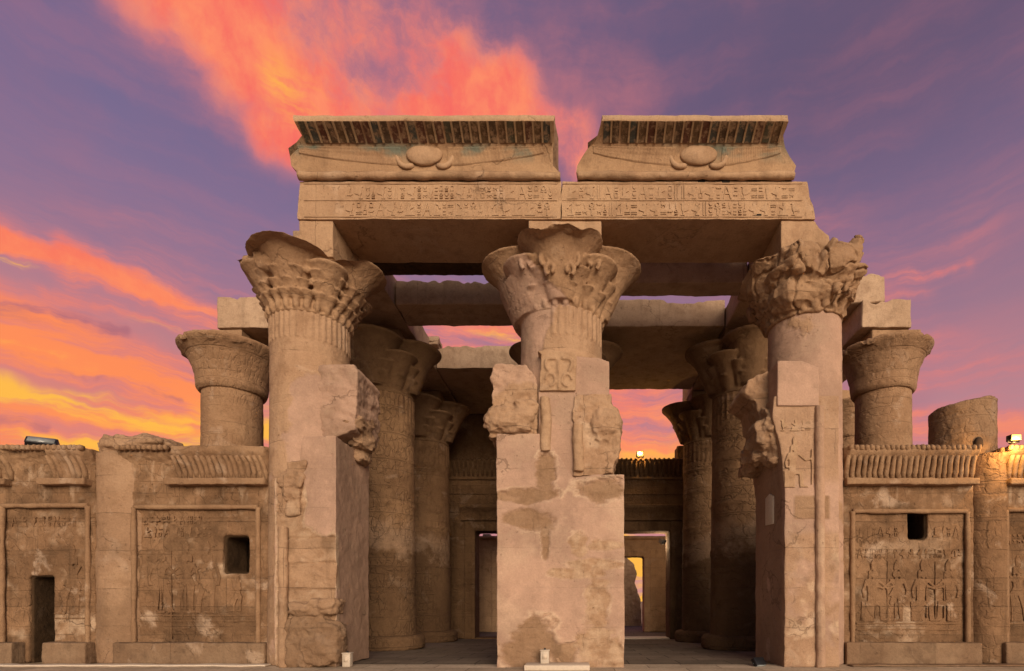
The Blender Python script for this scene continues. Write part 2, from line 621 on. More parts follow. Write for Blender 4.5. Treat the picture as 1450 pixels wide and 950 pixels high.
def painted(name):
    """stone with remains of paint, taken from the colours stored on the mesh"""
    m = bpy.data.materials.new(name)
    m.use_nodes = True
    t = NT(m.node_tree)
    bs = m.node_tree.nodes['Principled BSDF']
    bs.inputs['Roughness'].default_value = 0.95
    bs.inputs['Specular IOR Level'].default_value = 0.1
    at_ = t.n.new('ShaderNodeAttribute')
    at_.attribute_name = 'paintcol'
    P = t.n.new('ShaderNodeNewGeometry').outputs['Position']
    n = t.noise(P, 6.0, 6, 0.65)
    c = t.mix(t.step(n, 0.46, 0.62, 0, 0.8), at_.outputs['Color'], (0.30, 0.20, 0.125))
    g = t.step(t.noise(P, 24, 5, 0.7), 0.25, 0.75, 0.8, 1.15)
    c = t.mix(1.0, c, t.comb(g, g, g), 'MULTIPLY')
    t.put(bs.inputs['Base Color'], c)
    bp = t.n.new('ShaderNodeBump')
    bp.inputs['Strength'].default_value = 0.5
    bp.inputs['Distance'].default_value = 0.03
    t.put(bp.inputs['Height'], t.noise(P, 18, 6, 0.7))
    t.l.new(bp.outputs[0], bs.inputs['Normal'])
    return m


SA, SB, SCC = (0.37, 0.232, 0.138), (0.30, 0.178, 0.103), (0.245, 0.142, 0.080)
M_front = stone('sandstone front', (0.42, 0.275, 0.175), (0.36, 0.225, 0.14), (0.28, 0.17, 0.10), joints=(2.4, 0.95), bump=0.5)
M_beam = stone('sandstone beam', (0.44, 0.29, 0.18), (0.39, 0.25, 0.155), (0.31, 0.19, 0.115), joints=(9, 4), bump=0.45, streak=0.3)
M_wall = stone('sandstone screen wall', (0.285, 0.172, 0.099), (0.215, 0.124, 0.069), (0.15, 0.086, 0.047), joints=(1.6, 0.72), bump=0.6, carve=0.7, pale=0.5, streak=0.6, vary=0.6)
M_wall_trim = stone('sandstone trim', (0.35, 0.222, 0.132), (0.29, 0.176, 0.103), (0.215, 0.125, 0.07), joints=(9, 9), bump=0.5, streak=0.4, pale=0.3)
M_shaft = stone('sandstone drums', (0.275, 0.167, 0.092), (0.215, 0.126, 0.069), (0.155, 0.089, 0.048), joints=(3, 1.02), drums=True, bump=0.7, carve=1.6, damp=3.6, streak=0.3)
M_shaft_out = stone('sandstone outer drums', SA, SB, SCC, joints=(3, 0.86), drums=True, bump=0.5, carve=0.8, streak=0.3)
M_shaft_front = stone('sandstone front shaft', (0.43, 0.28, 0.178), (0.37, 0.235, 0.148), (0.29, 0.175, 0.105), joints=(3, 1.1), drums=True, bump=0.45, carve=0.3)
M_cap = stone('sandstone capital', (0.41, 0.262, 0.158), (0.34, 0.21, 0.125), (0.26, 0.155, 0.09), joints=(9, 9), bump=0.5, streak=0.3, pale=0.2)
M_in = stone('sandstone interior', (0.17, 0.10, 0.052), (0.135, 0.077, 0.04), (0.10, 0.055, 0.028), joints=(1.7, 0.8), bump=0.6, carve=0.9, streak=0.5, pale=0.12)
M_dark = stone('dark lining and roof stone', (0.085, 0.05, 0.027), (0.062, 0.036, 0.019), (0.04, 0.024, 0.013), joints=(9, 9), bump=0.5, streak=0.3, pale=0.05)  # near-black stone: one roof slab, and the painted shade lining wall openings
M_plinth = stone('plinth stone', (0.27, 0.18, 0.115), (0.21, 0.13, 0.08), (0.15, 0.095, 0.06), joints=(1.9, 1.2), bump=0.5, pale=0.35)
M_glyph = stone('carved relief', (0.47, 0.315, 0.20), (0.41, 0.265, 0.165), (0.32, 0.20, 0.12), joints=(9, 9), bump=0.3, streak=0.2, pale=0.2)
M_relief = stone('worn relief', (0.335, 0.205, 0.12), (0.28, 0.165, 0.092), (0.215, 0.125, 0.07), joints=(9, 9), bump=0.45, streak=0.4, pale=0.3)
M_far = stone('sandstone rear hall', (0.50, 0.33, 0.2), (0.43, 0.275, 0.165), (0.33, 0.205, 0.12), joints=(1.4, 0.6), bump=0.5, carve=0.6)
M_paint = painted('painted stone')
M_white = plain('white painted metal', (0.52, 0.44, 0.36), 0.5)
M_black = plain('black metal', (0.03, 0.03, 0.035), 0.4, 0.6)
M_glass = plain('dusty lamp glass', (0.25, 0.27, 0.28), 0.15)
M_pale = plain('pale limestone', (0.62, 0.52, 0.42), 0.9)
M_glow = plain('lit lamp glass', (1, 0.7, 0.3), 0.4, 0, (1.0, 0.55, 0.10), 3.2)


# ------------------------------------------------------------------ ground
def ground_material(name, a, b, slab=None, joint=0.02):
    m = bpy.data.materials.new(name)
    m.use_nodes = True
    t = NT(m.node_tree)
    bs = m.node_tree.nodes['Principled BSDF']
    bs.inputs['Roughness'].default_value = 0.95
    bs.inputs['Specular IOR Level'].default_value = 0.15
    P = t.n.new('ShaderNodeNewGeometry').outputs['Position']
    n = t.noise(P, 0.9, 7, 0.65)
    n2 = t.noise(P, 12, 6, 0.7)
    c = t.mix(t.step(n, 0.36, 0.64), a, b)
    g = t.step(n2, 0.25, 0.75, 0.75, 1.15)
    c = t.mix(1.0, c, t.comb(g, g, g), 'MULTIPLY')
    h = t.math('MULTIPLY', n2, 0.03)
    if slab:
        bt = t.n.new('ShaderNodeTexBrick')
        t.put(bt.inputs['Vector'], P)
        bt.inputs['Scale'].default_value = 1.0
        bt.inputs['Brick Width'].default_value = slab[0]
        bt.inputs['Row Height'].default_value = slab[1]
        bt.inputs['Mortar Size'].default_value = joint
        bt.inputs['Color1'].default_value = (0.78, 0.78, 0.78, 1)
        bt.inputs['Color2'].default_value = (1.1, 1.1, 1.1, 1)
        bt.inputs['Mortar'].default_value = (0.4, 0.4, 0.4, 1)
        c = t.mix(1.0, c, bt.outputs['Color'], 'MULTIPLY')
        h = t.math('SUBTRACT', h, t.math('MULTIPLY', bt.outputs['Fac'], 0.03))
    t.put(bs.inputs['Base Color'], c)
    bp = t.n.new('ShaderNodeBump')
    bp.inputs['Strength'].default_value = 0.6
    t.put(bp.inputs['Height'], h)
    t.l.new(bp.outputs[0], bs.inputs['Normal'])
    return m


def sheet(name, x0, x1, ys, dz, mat):
    g = Geo()
    vs, fs = [], []
    for yy in ys:
        vs += [(x0, yy, zf(yy) + dz), (x1, yy, zf(yy) + dz)]
    for i in range(len(ys) - 1):
        fs.append((2 * i, 2 * i + 1, 2 * i + 3, 2 * i + 2))
    g.add(vs, fs)
    o = g.obj(name, mat, smooth=False)
    # normals up
    if o.data.polygons[0].normal.z < 0:
        o.data.flip_normals()
    o['kind'] = 'structure'
    return o


sheet('ground', -900, 900, [-900, 14, 27, 900], -0.004, ground_material('desert sand', (0.40, 0.29, 0.19), (0.33, 0.235, 0.15)))
sheet('forecourt_pavement', -30, 30, [-6, 13.4], 0.0, ground_material('worn paving', (0.60, 0.48, 0.36), (0.48, 0.375, 0.275), (1.7, 0.55), 0.012))
sheet('hall_floor', -12, 12, [13.4, 14, 27, 44], 0.002, ground_material('hall paving', (0.19, 0.15, 0.115), (0.15, 0.118, 0.09), (1.3, 0.9)))


# ------------------------------------------------------------------ relief signs
def circ(cx, cy, r, n=14, a0=0, a1=360, ry=None):
    full = abs(a1 - a0) >= 360
    k = n if full else n + 1
    return [(cx + r * math.cos(R(a0 + (a1 - a0) * i / n)), cy + (ry or r) * math.sin(R(a0 + (a1 - a0) * i / n))) for i in range(k)]


def ring(cx, cy, r, w, n=14, ry=None):
    ry = ry or r
    out = []
    for i in range(n):
        a0, a1 = 2 * math.pi * i / n, 2 * math.pi * (i + 1) / n
        out.append([(cx + r * math.cos(a0), cy + ry * math.sin(a0)), (cx + r * math.cos(a1), cy + ry * math.sin(a1)),
                    (cx + (r - w) * math.cos(a1), cy + (ry - w) * math.sin(a1)), (cx + (r - w) * math.cos(a0), cy + (ry - w) * math.sin(a0))])
    return out


def band(pts, w):
    """a strip of constant width along a polyline, as one polygon"""
    L, Rr = [], []
    for i, p in enumerate(pts):
        q0, q1 = pts[max(i - 1, 0)], pts[min(i + 1, len(pts) - 1)]
        dx, dy = q1[0] - q0[0], q1[1] - q0[1]
        n = math.hypot(dx, dy) or 1
        L.append((p[0] - dy / n * w / 2, p[1] + dx / n * w / 2))
        Rr.append((p[0] + dy / n * w / 2, p[1] - dx / n * w / 2))
    return L + Rr[::-1]


BIRD = [(0.05, 0.42), (0.22, 0.62), (0.36, 0.72), (0.36, 0.86), (0.46, 0.98), (0.58, 0.94), (0.70, 0.86), (0.58, 0.82), (0.60, 0.62), (0.58, 0.42), (0.50, 0.28),
        (0.50, 0.06), (0.64, 0.06), (0.64, 0.0), (0.36, 0.0), (0.36, 0.06), (0.42, 0.08), (0.42, 0.26), (0.30, 0.30), (0.16, 0.34)]
MAN = [(0.05, 0.0), (0.05, 0.12), (0.22, 0.2), (0.2, 0.55), (0.24, 0.68), (0.22, 0.84), (0.32, 0.98), (0.44, 0.92), (0.44, 0.78), (0.40, 0.68), (0.46, 0.60),
       (0.68, 0.66), (0.7, 0.58), (0.46, 0.46), (0.46, 0.34), (0.66, 0.36), (0.70, 0.1), (0.80, 0.06), (0.80, 0.0)]
GLYPHS = [
    (0.75, [BIRD]), (0.85, [MAN]),
    (0.34, [[(0.1, 0), (0.2, 0), (0.2, 0.3), (0.32, 0.55), (0.32, 0.8), (0.18, 1.0), (0.06, 0.8), (0.06, 0.45), (0.1, 0.3)]]),
    (0.8, [circ(0.4, 0.62, 0.36, 14, ry=0.18), band([(0.25, 0.5), (0.2, 0.25), (0.1, 0.15)], 0.08), band([(0.5, 0.5), (0.62, 0.2)], 0.08)]),
    (0.9, [band([(0.02 + 0.107 * i, 0.42 + (0.16 if i % 2 else 0)) for i in range(9)], 0.11), band([(0.02 + 0.107 * i, 0.12 + (0.16 if i % 2 else 0)) for i in range(9)], 0.11)]),
    (0.62, ring(0.3, 0.62, 0.27, 0.12) + [[(0.05, 0.05), (0.55, 0.05), (0.55, 0.17), (0.05, 0.17)]]),
    (0.55, [circ(0.27, 0.55, 0.25, 10, 0, 180, ry=0.34), circ(0.27, 0.05, 0.25, 10, 0, 180, ry=0.34)]),
    (0.9, [band([(0.02, 0.5), (0.15, 0.62), (0.3, 0.45), (0.45, 0.6), (0.6, 0.45), (0.72, 0.6), (0.86, 0.72)], 0.12)]),
    (0.5, [band([(0.25, 0.0), (0.25, 0.55)], 0.1), [(0.04, 0.48), (0.46, 0.48), (0.46, 0.58), (0.04, 0.58)]] + ring(0.25, 0.78, 0.19, 0.09, 10, 0.22)),
    (0.66, [circ(0.32, 0.9, 0.3, 10, 180, 360, ry=0.5), [(0.04, 0.05), (0.6, 0.05), (0.6, 0.16), (0.04, 0.16)]]),
    (0.42, [[(0.08, 0), (0.16, 0), (0.16, 1), (0.08, 1)], [(0.26, 0), (0.34, 0), (0.34, 1), (0.26, 1)]]),
    (0.7, [[(0.04, 0.1), (0.62, 0.1), (0.62, 0.2), (0.04, 0.2)], [(0.04, 0.8), (0.62, 0.8), (0.62, 0.9), (0.04, 0.9)], [(0.04, 0.2), (0.14, 0.2), (0.14, 0.8), (0.04, 0.8)], [(0.52, 0.2), (0.62, 0.2), (0.62, 0.8), (0.52, 0.8)]]),
    (0.6, [band([(0.1, 0.0), (0.16, 0.5), (0.12, 0.95)], 0.12), band([(0.14, 0.05), (0.5, 0.05)], 0.12), band([(0.14, 0.9), (0.4, 0.75), (0.5, 0.5)], 0.1)]),
    (0.72, [[(0.05, 0.0), (0.12, 0.0), (0.32, 0.92), (0.26, 1.0)], [(0.60, 0.0), (0.66, 0.0), (0.38, 1.0), (0.30, 0.92)], [(0.16, 0.34), (0.52, 0.34), (0.5, 0.44), (0.18, 0.44)]]),
]


def signs(g, x0, x1, z0, h, yf, depth, rnd, gap=0.12, skip=None, sz=1.0):
    """a row of carved signs on a wall face at depth yf; tall signs stand alone, flat ones are stacked in pairs"""
    tall, flat = [0, 0, 1, 2, 8, 10, 12, 13, 0, 1], [3, 4, 6, 7, 9, 11, 5]

    def put(k, x, z, hh, fl):
        w, polys = GLYPHS[k]
        for n, p in enumerate(polys):
            q = [((x + (w - a if fl else a) * hh), z + b * hh) for a, b in p]
            g.prism(q, yf - depth - 0.0012 * n - 0.004 * rnd.random(), yf + 0.03)

    x = x0
    while x < x1 - 0.2 * h:
        if rnd.random() < 0.5:
            pick = [(tall[rnd.randrange(len(tall))], 0.0, 1.0)]
        else:
            pick = [(flat[rnd.randrange(len(flat))], 0.02, 0.46), (flat[rnd.randrange(len(flat))], 0.54, 0.46)]
            if rnd.random() < 0.25:
                pick[1] = (2, 0.5, 0.5)
        w = max(GLYPHS[k][0] * f for k, _, f in pick) * h
        if x + w > x1:
            break
        if not (skip and skip(x + w / 2, z0)):
            fl = rnd.random() < 0.3
            for k, dz, f in pick:
                put(k, x + (w - GLYPHS[k][0] * f * h) / 2, z0 + dz * h, h * f, fl)
        x += w + gap * h
    return g


def figure(g, x, z, h, yf, depth, seated=False, flip=False, arm=True):
    """a god or a king in profile, as carved on the walls"""
    s = -1 if flip else 1

    cnt = [0]

    def P(pts):
        cnt[0] += 1
        g.prism([(x + s * a * h, z + b * h) for a, b in pts], yf - depth - 0.0012 * cnt[0], yf + 0.03)

    if seated:
        P([(-0.20, 0.0), (0.02, 0.0), (0.02, 0.34), (-0.20, 0.34)])
        P([(-0.10, 0.35), (0.18, 0.35), (0.20, 0.04), (0.30, 0.03), (0.30, 0.0), (0.12, 0.0), (0.10, 0.26), (-0.10, 0.28)])
        P([(-0.10, 0.36), (0.04, 0.36), (0.06, 0.60), (0.12, 0.72), (-0.13, 0.72), (-0.10, 0.6)])
    else:
        P([(-0.10, 0.0), (0.06, 0.0), (0.06, 0.03), (-0.04, 0.04), (0.0, 0.42), (-0.12, 0.42), (-0.10, 0.2)])
        P([(0.10, 0.0), (0.28, 0.0), (0.28, 0.03), (0.18, 0.04), (0.16, 0.2), (0.10, 0.42), (0.01, 0.42), (0.08, 0.2)])
        P([(-0.13, 0.43), (0.15, 0.43), (0.07, 0.56), (0.08, 0.62), (0.14, 0.72), (-0.13, 0.72), (-0.07, 0.6), (-0.07, 0.54)])
    P(circ(0.02, 0.80, 0.065, 10))
    P([(-0.08, 0.74), (-0.045, 0.74), (-0.04, 0.88), (-0.08, 0.86)])
    P([(-0.03, 0.875), (0.06, 0.875), (0.05, 0.98), (0.0, 1.06), (-0.04, 0.98)])
    if arm:
        P(band([(0.10, 0.68), (0.24, 0.56), (0.36, 0.60)], 0.045))
        P(band([(0.37, 0.05), (0.37, 0.80)], 0.022))
        P(band([(-0.12, 0.68), (-0.17, 0.52), (-0.15, 0.40)], 0.045))


# ------------------------------------------------------------------ columns
Y1, Y2, Y3 = 14.0, 19.3, 24.6
XL, XC, XR = -6.96, -0.42, 5.9
ZN, ZR, ZA, ZT = 8.75, 10.22, 10.94, 11.86      # neck, rim, underside and top of the architraves


def composite_capital(g, cx, cy, zn, zr, lobes=(0, 90, 180, 270), diag=(45, 135, 225, 315), rn=1.0, beads=26, small=16, volutes=True, big=1.03, dense=False):
    """four great bells under the corners of the abacus, four lesser ones between them, then tiers of small umbels and buds"""
    hh = zr - zn
    g.lathe([(rn, zn - 0.02), (rn * 1.02, zn + 0.1 * hh), (rn * 1.04, zn + 0.45 * hh), (rn * 1.10, zn + 0.72 * hh), (rn * 1.2, zn + 0.93 * hh), (rn * 1.2, zr - 0.03)], cx, cy, 40)

    def bell(a, z0, z1, r1, off0, off1, seg, lip=0.05):
        ux, uy = math.cos(R(a)), math.sin(R(a))
        h = z1 - z0
        prof = [(r1 * k, z0 + h * q) for k, q in ((0.34, 0.0), (0.42, 0.18), (0.50, 0.36), (0.57, 0.52), (0.66, 0.66), (0.77, 0.78), (0.89, 0.88), (1.0, 0.945))]
        prof += [(r1, z1), (r1 * 0.86, z1 + 0.015)]
        g.lathe(prof, cx, cy, seg, shear=lambda z: (ux * (off0 + (off1 - off0) * min(1, (z - z0) / h)) * rn, uy * (off0 + (off1 - off0) * min(1, (z - z0) / h)) * rn))

    for a in lobes:
        bell(a, zn + (0.27 if dense else 0.05) * hh, zr, big, 0.86, 1.05, 40)
    if dense:           # rows of leaves and scrolls instead of the lesser bells
        for a in diag:
            bell(a, zn + 0.02 * hh, zn + 0.70 * hh, 0.50, 0.86, 1.20, 26)
        rows = ((0.56, 0.20, 16, 11.25, 1.30), (0.40, 0.17, 20, 0.0, 1.20), (0.25, 0.15, 24, 7.5, 1.13))
        for hz, r_, n_, ph, off in rows:
            for k in range(n_):
                bell(360 * k / n_ + ph, zn + (hz - 0.24) * hh, zn + hz * hh, r_, off - 0.16, off, 12)
                b = R(360 * (k + 0.5) / n_ + ph)
                q0 = rn * (off + 0.02)
                g.blob((cx + q0 * math.cos(b), cy + q0 * math.sin(b), zn + hz * hh + 0.01), (0.075, 0.075, 0.085), k, 0.1, 8, 6)
    for a in (() if dense else diag):
        bell(a, zn + 0.02 * hh, zn + 0.68 * hh, 0.64, 0.84, 1.10, 30)
        bell(a + 22.5, zn + 0.04 * hh, zn + 0.50 * hh, 0.29, 0.93, 1.20, 20)
        bell(a - 22.5, zn + 0.04 * hh, zn + 0.50 * hh, 0.29, 0.93, 1.20, 20)
    for k in range(0 if dense else small):
        a = 360 * (k + 0.5) / small
        bell(a, zn + 0.03 * hh, zn + 0.29 * hh, 0.19, 0.96, 1.15, 14)
        if volutes:
            for dv in (-6.5, 6.5):
                b = R(a + dv)
                r0 = rn * 1.24
                pts = []
                zc = zn + 0.29 * hh + 0.12
                for q in range(9):
                    th = R(40 * q)
                    rr = 0.105 - 0.008 * q
                    tx = rr * math.cos(th) * (1 if dv > 0 else -1)
                    pts.append((cx + r0 * math.cos(b) - math.sin(b) * tx, cy + r0 * math.sin(b) + math.cos(b) * tx, zc + rr * math.sin(th)))
                g.tube(pts, 0.036, 6)
    for k in range(beads):
        a = 2 * math.pi * k / beads
        g.blob((cx + rn * 1.05 * math.cos(a), cy + rn * 1.05 * math.sin(a), zn + 0.07), (0.09, 0.09, 0.14), k, 0.1, 8, 6)
    g.lathe([(rn * 1.04, zn - 0.10), (rn * 1.07, zn - 0.06), (rn * 1.04, zn - 0.02)], cx, cy, 40)


def flutes(g, cx, cy, r, z0, z1, n=40, rr=0.055, keep=None):
    for k in range(n):
        a = 2 * math.pi * k / n
        if keep and not keep(math.degrees(a)):
            continue
        g.tube([(cx + r * math.cos(a), cy + r * math.sin(a), z0), (cx + r * math.cos(a), cy + r * math.sin(a), z1)], rr, 6)


def shaft_prof(z0, z1, r0, r1, n=24):
    return [(r0 + (r1 - r0) * i / n, z0 + (z1 - z0) * i / n) for i in range(n + 1)]


def layered(V, N):
    """bedding planes of the sandstone weather back in horizontal ledges"""
    s = np.sin(V[:, 2] * 14 + 2.5 * fbm(V, 0.8, 3, 0.5, 5))
    ridge = 0.25 - np.abs(fbm(V * np.array([1, 1, 1.4]), 2.1, 4, 0.55, 71))
    return V + N * (0.024 * np.sign(s) * np.abs(s) ** 0.6 * sstep(fbm(V, 0.9, 3, 0.5, 15), -0.1, 0.2) + 0.10 * ridge)[:, None]


# front row -----------------------------------------------------------------
def mortar_noise(V, seed, freq=0.9):
    return fbm(V, freq, 5, 0.55, seed)


def front_column(cx, label, abacus_x, cap_builder, shaft_paint, flute_keep, cap_shape=None, cap_paint=None, ab_seed=0, ab_poly=None):
    t = empty('temple_column', (cx, Y1, 0), label, 'column', 'columns of the front row')
    rs = 0.89 if cx > 2 else 0.93 if cx < -2 else 1.05
    g = Geo().lathe(shaft_prof(0.0, ZN, rs * 1.07, rs, 30), cx, Y1, 64)
    flutes(g, cx, Y1, rs - 0.015, ZN - 0.72, ZN - 0.05, 40, 0.06, flute_keep)
    g.obj('shaft', M_shaft_front, t, voxel=0.03, warp=0.012, rough=0.012, seed=cx, paint=shaft_paint)
    g = Geo()
    cap_builder(g)
    g.obj('capital', M_cap, t, voxel=0.022, warp=0.016, wfreq=2.4, rough=0.012, rfreq=6, seed=cx + 2, shape=cap_shape, paint=cap_paint)
    g = Geo()
    g.prism(ab_poly or [(abacus_x[0], 10.05), (abacus_x[1], 10.05), (abacus_x[1], ZA - 0.006), (abacus_x[0], ZA - 0.006)], 13.19, 14.8)
    rnd = random.Random(ab_seed)
    g.obj('abacus', M_beam, t, voxel=0.03, warp=0.015, rough=0.01, seed=cx + 5)
    return t


def cap_centre(g):
    composite_capital(g, XC, Y1, ZN, ZR)
    g.tube([(XC, Y1 - 1.22, ZN + 0.35), (XC, Y1 - 1.5, ZR - 0.45)], 0.03, 6)
    for sx in (-1, 1):      # the stem pairs and volutes on the front
        for zz, rr, dx in ((ZR - 0.60, 0.17, 0.30), (ZR - 0.86, 0.13, 0.22), (ZR - 0.60, 0.17, 0.78)):
            pts = []
            for q in range(11):
                th = R(-60 + 32 * q)
                r_ = rr * (1 - 0.06 * q)
                pts.append((XC + sx * (dx + r_ * math.cos(th)), Y1 - 1.44 + (0.16 if dx > 0.5 else 0), zz + r_ * math.sin(th) * 1.25))
            g.tube(pts, 0.06, 7)
    # restored lower left, smooth mortar over the leaf tiers
    g.lathe([(1.05, ZN - 0.05), (1.20, ZN + 0.30), (1.42, ZN + 0.78), (1.3, ZN + 0.86)], XC - 0.10, Y1 + 0.02, 40,
            shear=lambda z: (-0.09, 0.06))


def cap_centre_shape(V, N):
    # the rim of the front lobe is broken down
    fr = sstep(Y1 - V[:, 1], 0.9, 1.5) * sstep(0.95 - np.abs(V[:, 0] - XC), 0, 0.5)
    lim = ZR - 0.05 - 0.22 * fr + 0.10 * fbm(V, 2.6, 3, 0.5, 4) * fr
    V[:, 2] = np.minimum(V[:, 2], lim)
    return V


def cap_left(g):
    composite_capital(g, XL, Y1, ZN, ZR - 0.08, small=18, rn=0.92, big=0.96, dense=True)
    # the broken mass of stone between the upper bells
    for c, r in (((XL - 0.62, Y1 - 0.62, 9.86), (0.62, 0.58, 0.30)), ((XL - 0.9, Y1 - 0.2, 9.95), (0.5, 0.6, 0.26)), ((XL + 0.55, Y1 - 0.66, 9.84), (0.5, 0.45, 0.26)),
                 ((XL - 0.25, Y1 - 0.95, 9.80), (0.6, 0.42, 0.34))):
        g.blob(c, r, c[0] * 2, 0.22, 16, 11, 0.3, 1.4)
    g.box(XL - 0.75, XL - 0.05, Y1 - 0.75, Y1 - 0.1, 9.8, 10.14)


def cap_left_shape(V, N):
    n = fbm(V, 1.9, 4, 0.55, 9)
    lim = XL - 1.42 - 0.25 * sstep(V[:, 2], 9.5, 9.2) + 0.16 * n
    V[:, 0] = np.maximum(V[:, 0], lim + 0.10 * (V[:, 0] - lim))
    top = ZR - 0.10 - 0.22 * sstep(13.7 - V[:, 1], 0, 0.8) + 0.10 * fbm(V, 1.6, 3, 0.5, 3)
    V[:, 2] = np.minimum(V[:, 2], top)
    return V


def cap_right(g):
    composite_capital(g, XR, Y1, ZN, ZR - 0.25, rn=0.9, lobes=(180,), diag=(225, 315), small=0, volutes=False, beads=22, dense=True)
    rn = random.Random(5)
    for c, r in [((XR - 0.50, Y1 - 0.90, 9.74), (0.66, 0.55, 0.40)), ((XR + 0.25, Y1 - 1.0, 9.72), (0.52, 0.50, 0.42)),
                 ((XR + 0.72, Y1 - 0.2, 9.62), (0.55, 0.8, 0.48)), ((XR, Y1 + 0.9, 9.6), (1.1, 0.7, 0.6)), ((XR - 0.2, Y1 - 0.4, 10.04), (0.85, 0.9, 0.25)),
                 ((XR - 0.52, Y1 - 0.66, 9.1), (0.62, 0.52, 0.38)), ((XR - 0.1, Y1 - 0.78, 9.2), (0.4, 0.42, 0.3))]:
        g.blob(c, r, rn.random() * 9, 0.3, 9, 7, 0.3, 1.5)
    # stubs of the stone sticking out where the right lobe broke off
    for p, q, w in [((XR + 0.55, Y1 - 1.0, 9.6), (XR + 0.86, Y1 - 1.15, 10.26), 0.26), ((XR + 0.85, Y1 - 0.55, 9.6), (XR + 1.16, Y1 - 0.7, 10.24), 0.24),
                    ((XR + 0.85, Y1 - 0.35, 9.45), (XR + 1.26, Y1 - 0.35, 9.95), 0.22), ((XR - 0.2, Y1 - 1.2, 9.4), (XR + 0.1, Y1 - 1.5, 10.0), 0.16),
                    ((XR - 0.55, Y1 - 1.2, 9.4), (XR - 0.75, Y1 - 1.45, 10.0), 0.14)]:
        g.tube([p, ((p[0] + q[0]) / 2, (p[1] + q[1]) / 2, (p[2] + q[2]) / 2), q], [w, w * 1.05, w * 0.5], 5)
    for i, (a, zz) in enumerate([(285, 9.05), (300, 9.1), (315, 9.05), (330, 9.1), (300, 9.35), (320, 9.35), (290, 9.35)]):
        g.blob((XR + 1.22 * math.cos(R(a)), Y1 + 1.22 * math.sin(R(a)), zz), (0.12, 0.12, 0.14), i, 0.2, 8, 6)


def cap_right_shape(V, N):
    n = fbm(V, 1.5, 3, 0.45, 31)
    ridge = np.abs(fbm(V, 1.1, 3, 0.5, 37))
    V = layered(V, N * 0.35)
    lo = XR - 1.48 + 0.12 * fbm(V, 2.0, 3, 0.5, 45)
    V[:, 0] = np.maximum(V[:, 0], lo + 0.15 * (V[:, 0] - lo))
    lim = 6.98 + 0.12 * fbm(V, 2.0, 3, 0.5, 41) - 0.25 * sstep(V[:, 2], 9.5, 9.1)
    V[:, 0] = np.minimum(V[:, 0], lim + 0.15 * (V[:, 0] - lim))
    return V + N * (0.06 * n - 0.07 * sstep(ridge, 0.07, 0.0))[:, None]


front_column(XL, 'front column at the left with nearly whole composite capital of tiered leaves and volutes', (-6.85, -6.02), cap_left,
             lambda V: {'tint': sstep(mortar_noise(V, 3) + 0.9 * sstep(V[:, 2], 7.6, 6.6) * sstep(V[:, 0], -7.3, -6.6), 0.2, 0.4) * sstep(V[:, 2], 8.0, 7.7)},
             None, cap_left_shape, None, 1,
             [(-7.0, 10.05), (-6.02, 10.05), (-6.02, ZA - 0.006), (-6.86, ZA - 0.006), (-6.84, 10.6), (-7.02, 10.55)])
front_column(XC, 'middle front column whose flaring capital has three broad bells, rising over the tall mortar pier', (-1.21, 0.59), cap_centre,
             lambda V: {'tint': sstep(0.5 * mortar_noise(V, 5) - (V[:, 0] - XC) * 0.9 - 0.25, -0.1, 0.05)},
             lambda a: 255 < a < 350, cap_centre_shape,
             lambda V: {'tint': sstep(0.4 * mortar_noise(V, 6) + (XC - 0.1 - V[:, 0]) * 1.3 - (V[:, 2] - ZN - 0.35) * 1.4, -0.05, 0.08) * sstep(V[:, 2], ZR - 0.4, ZR - 0.55)}, 2)
front_column(XR, 'right front column with battered capital ending in jagged broken stubs', (5.0, 5.75), cap_right,
             lambda V: {'tint': sstep(mortar_noise(V, 8) + 0.55, 0.1, 0.3)}, lambda a: False, cap_right_shape, None, 3,
             [(5.0, 10.0), (6.25, 10.0), (6.2, 10.55), (5.95, 10.75), (5.83, ZA - 0.006), (5.0, ZA - 0.006)])


# ------------------------------------------------------------------ piers in front of the columns (door jambs)
def poly(pts, Y):
    return [(X(a, Y), Z(b, Y)) for a, b in pts]


def ell(V, cx, cz, rx, rz, seed, k=0.35, freq=1.8):
    """ragged patch: 1 inside, 0 outside"""
    d = ((V[:, 0] - cx) / rx) ** 2 + ((V[:, 2] - cz) / rz) ** 2
    return sstep(d + k * 2 * fbm(V, freq, 4, 0.55, seed), 1.12, 0.88)


def patch_set(V, Y, items):
    m = np.zeros(len(V))
    for i, (a, b, ra, rb) in enumerate(items):
        m = np.maximum(m, ell(V, X(a, Y), Z(b, Y), ra * Y / F, rb * Y / F, i * 2.3 + 1))
    return m


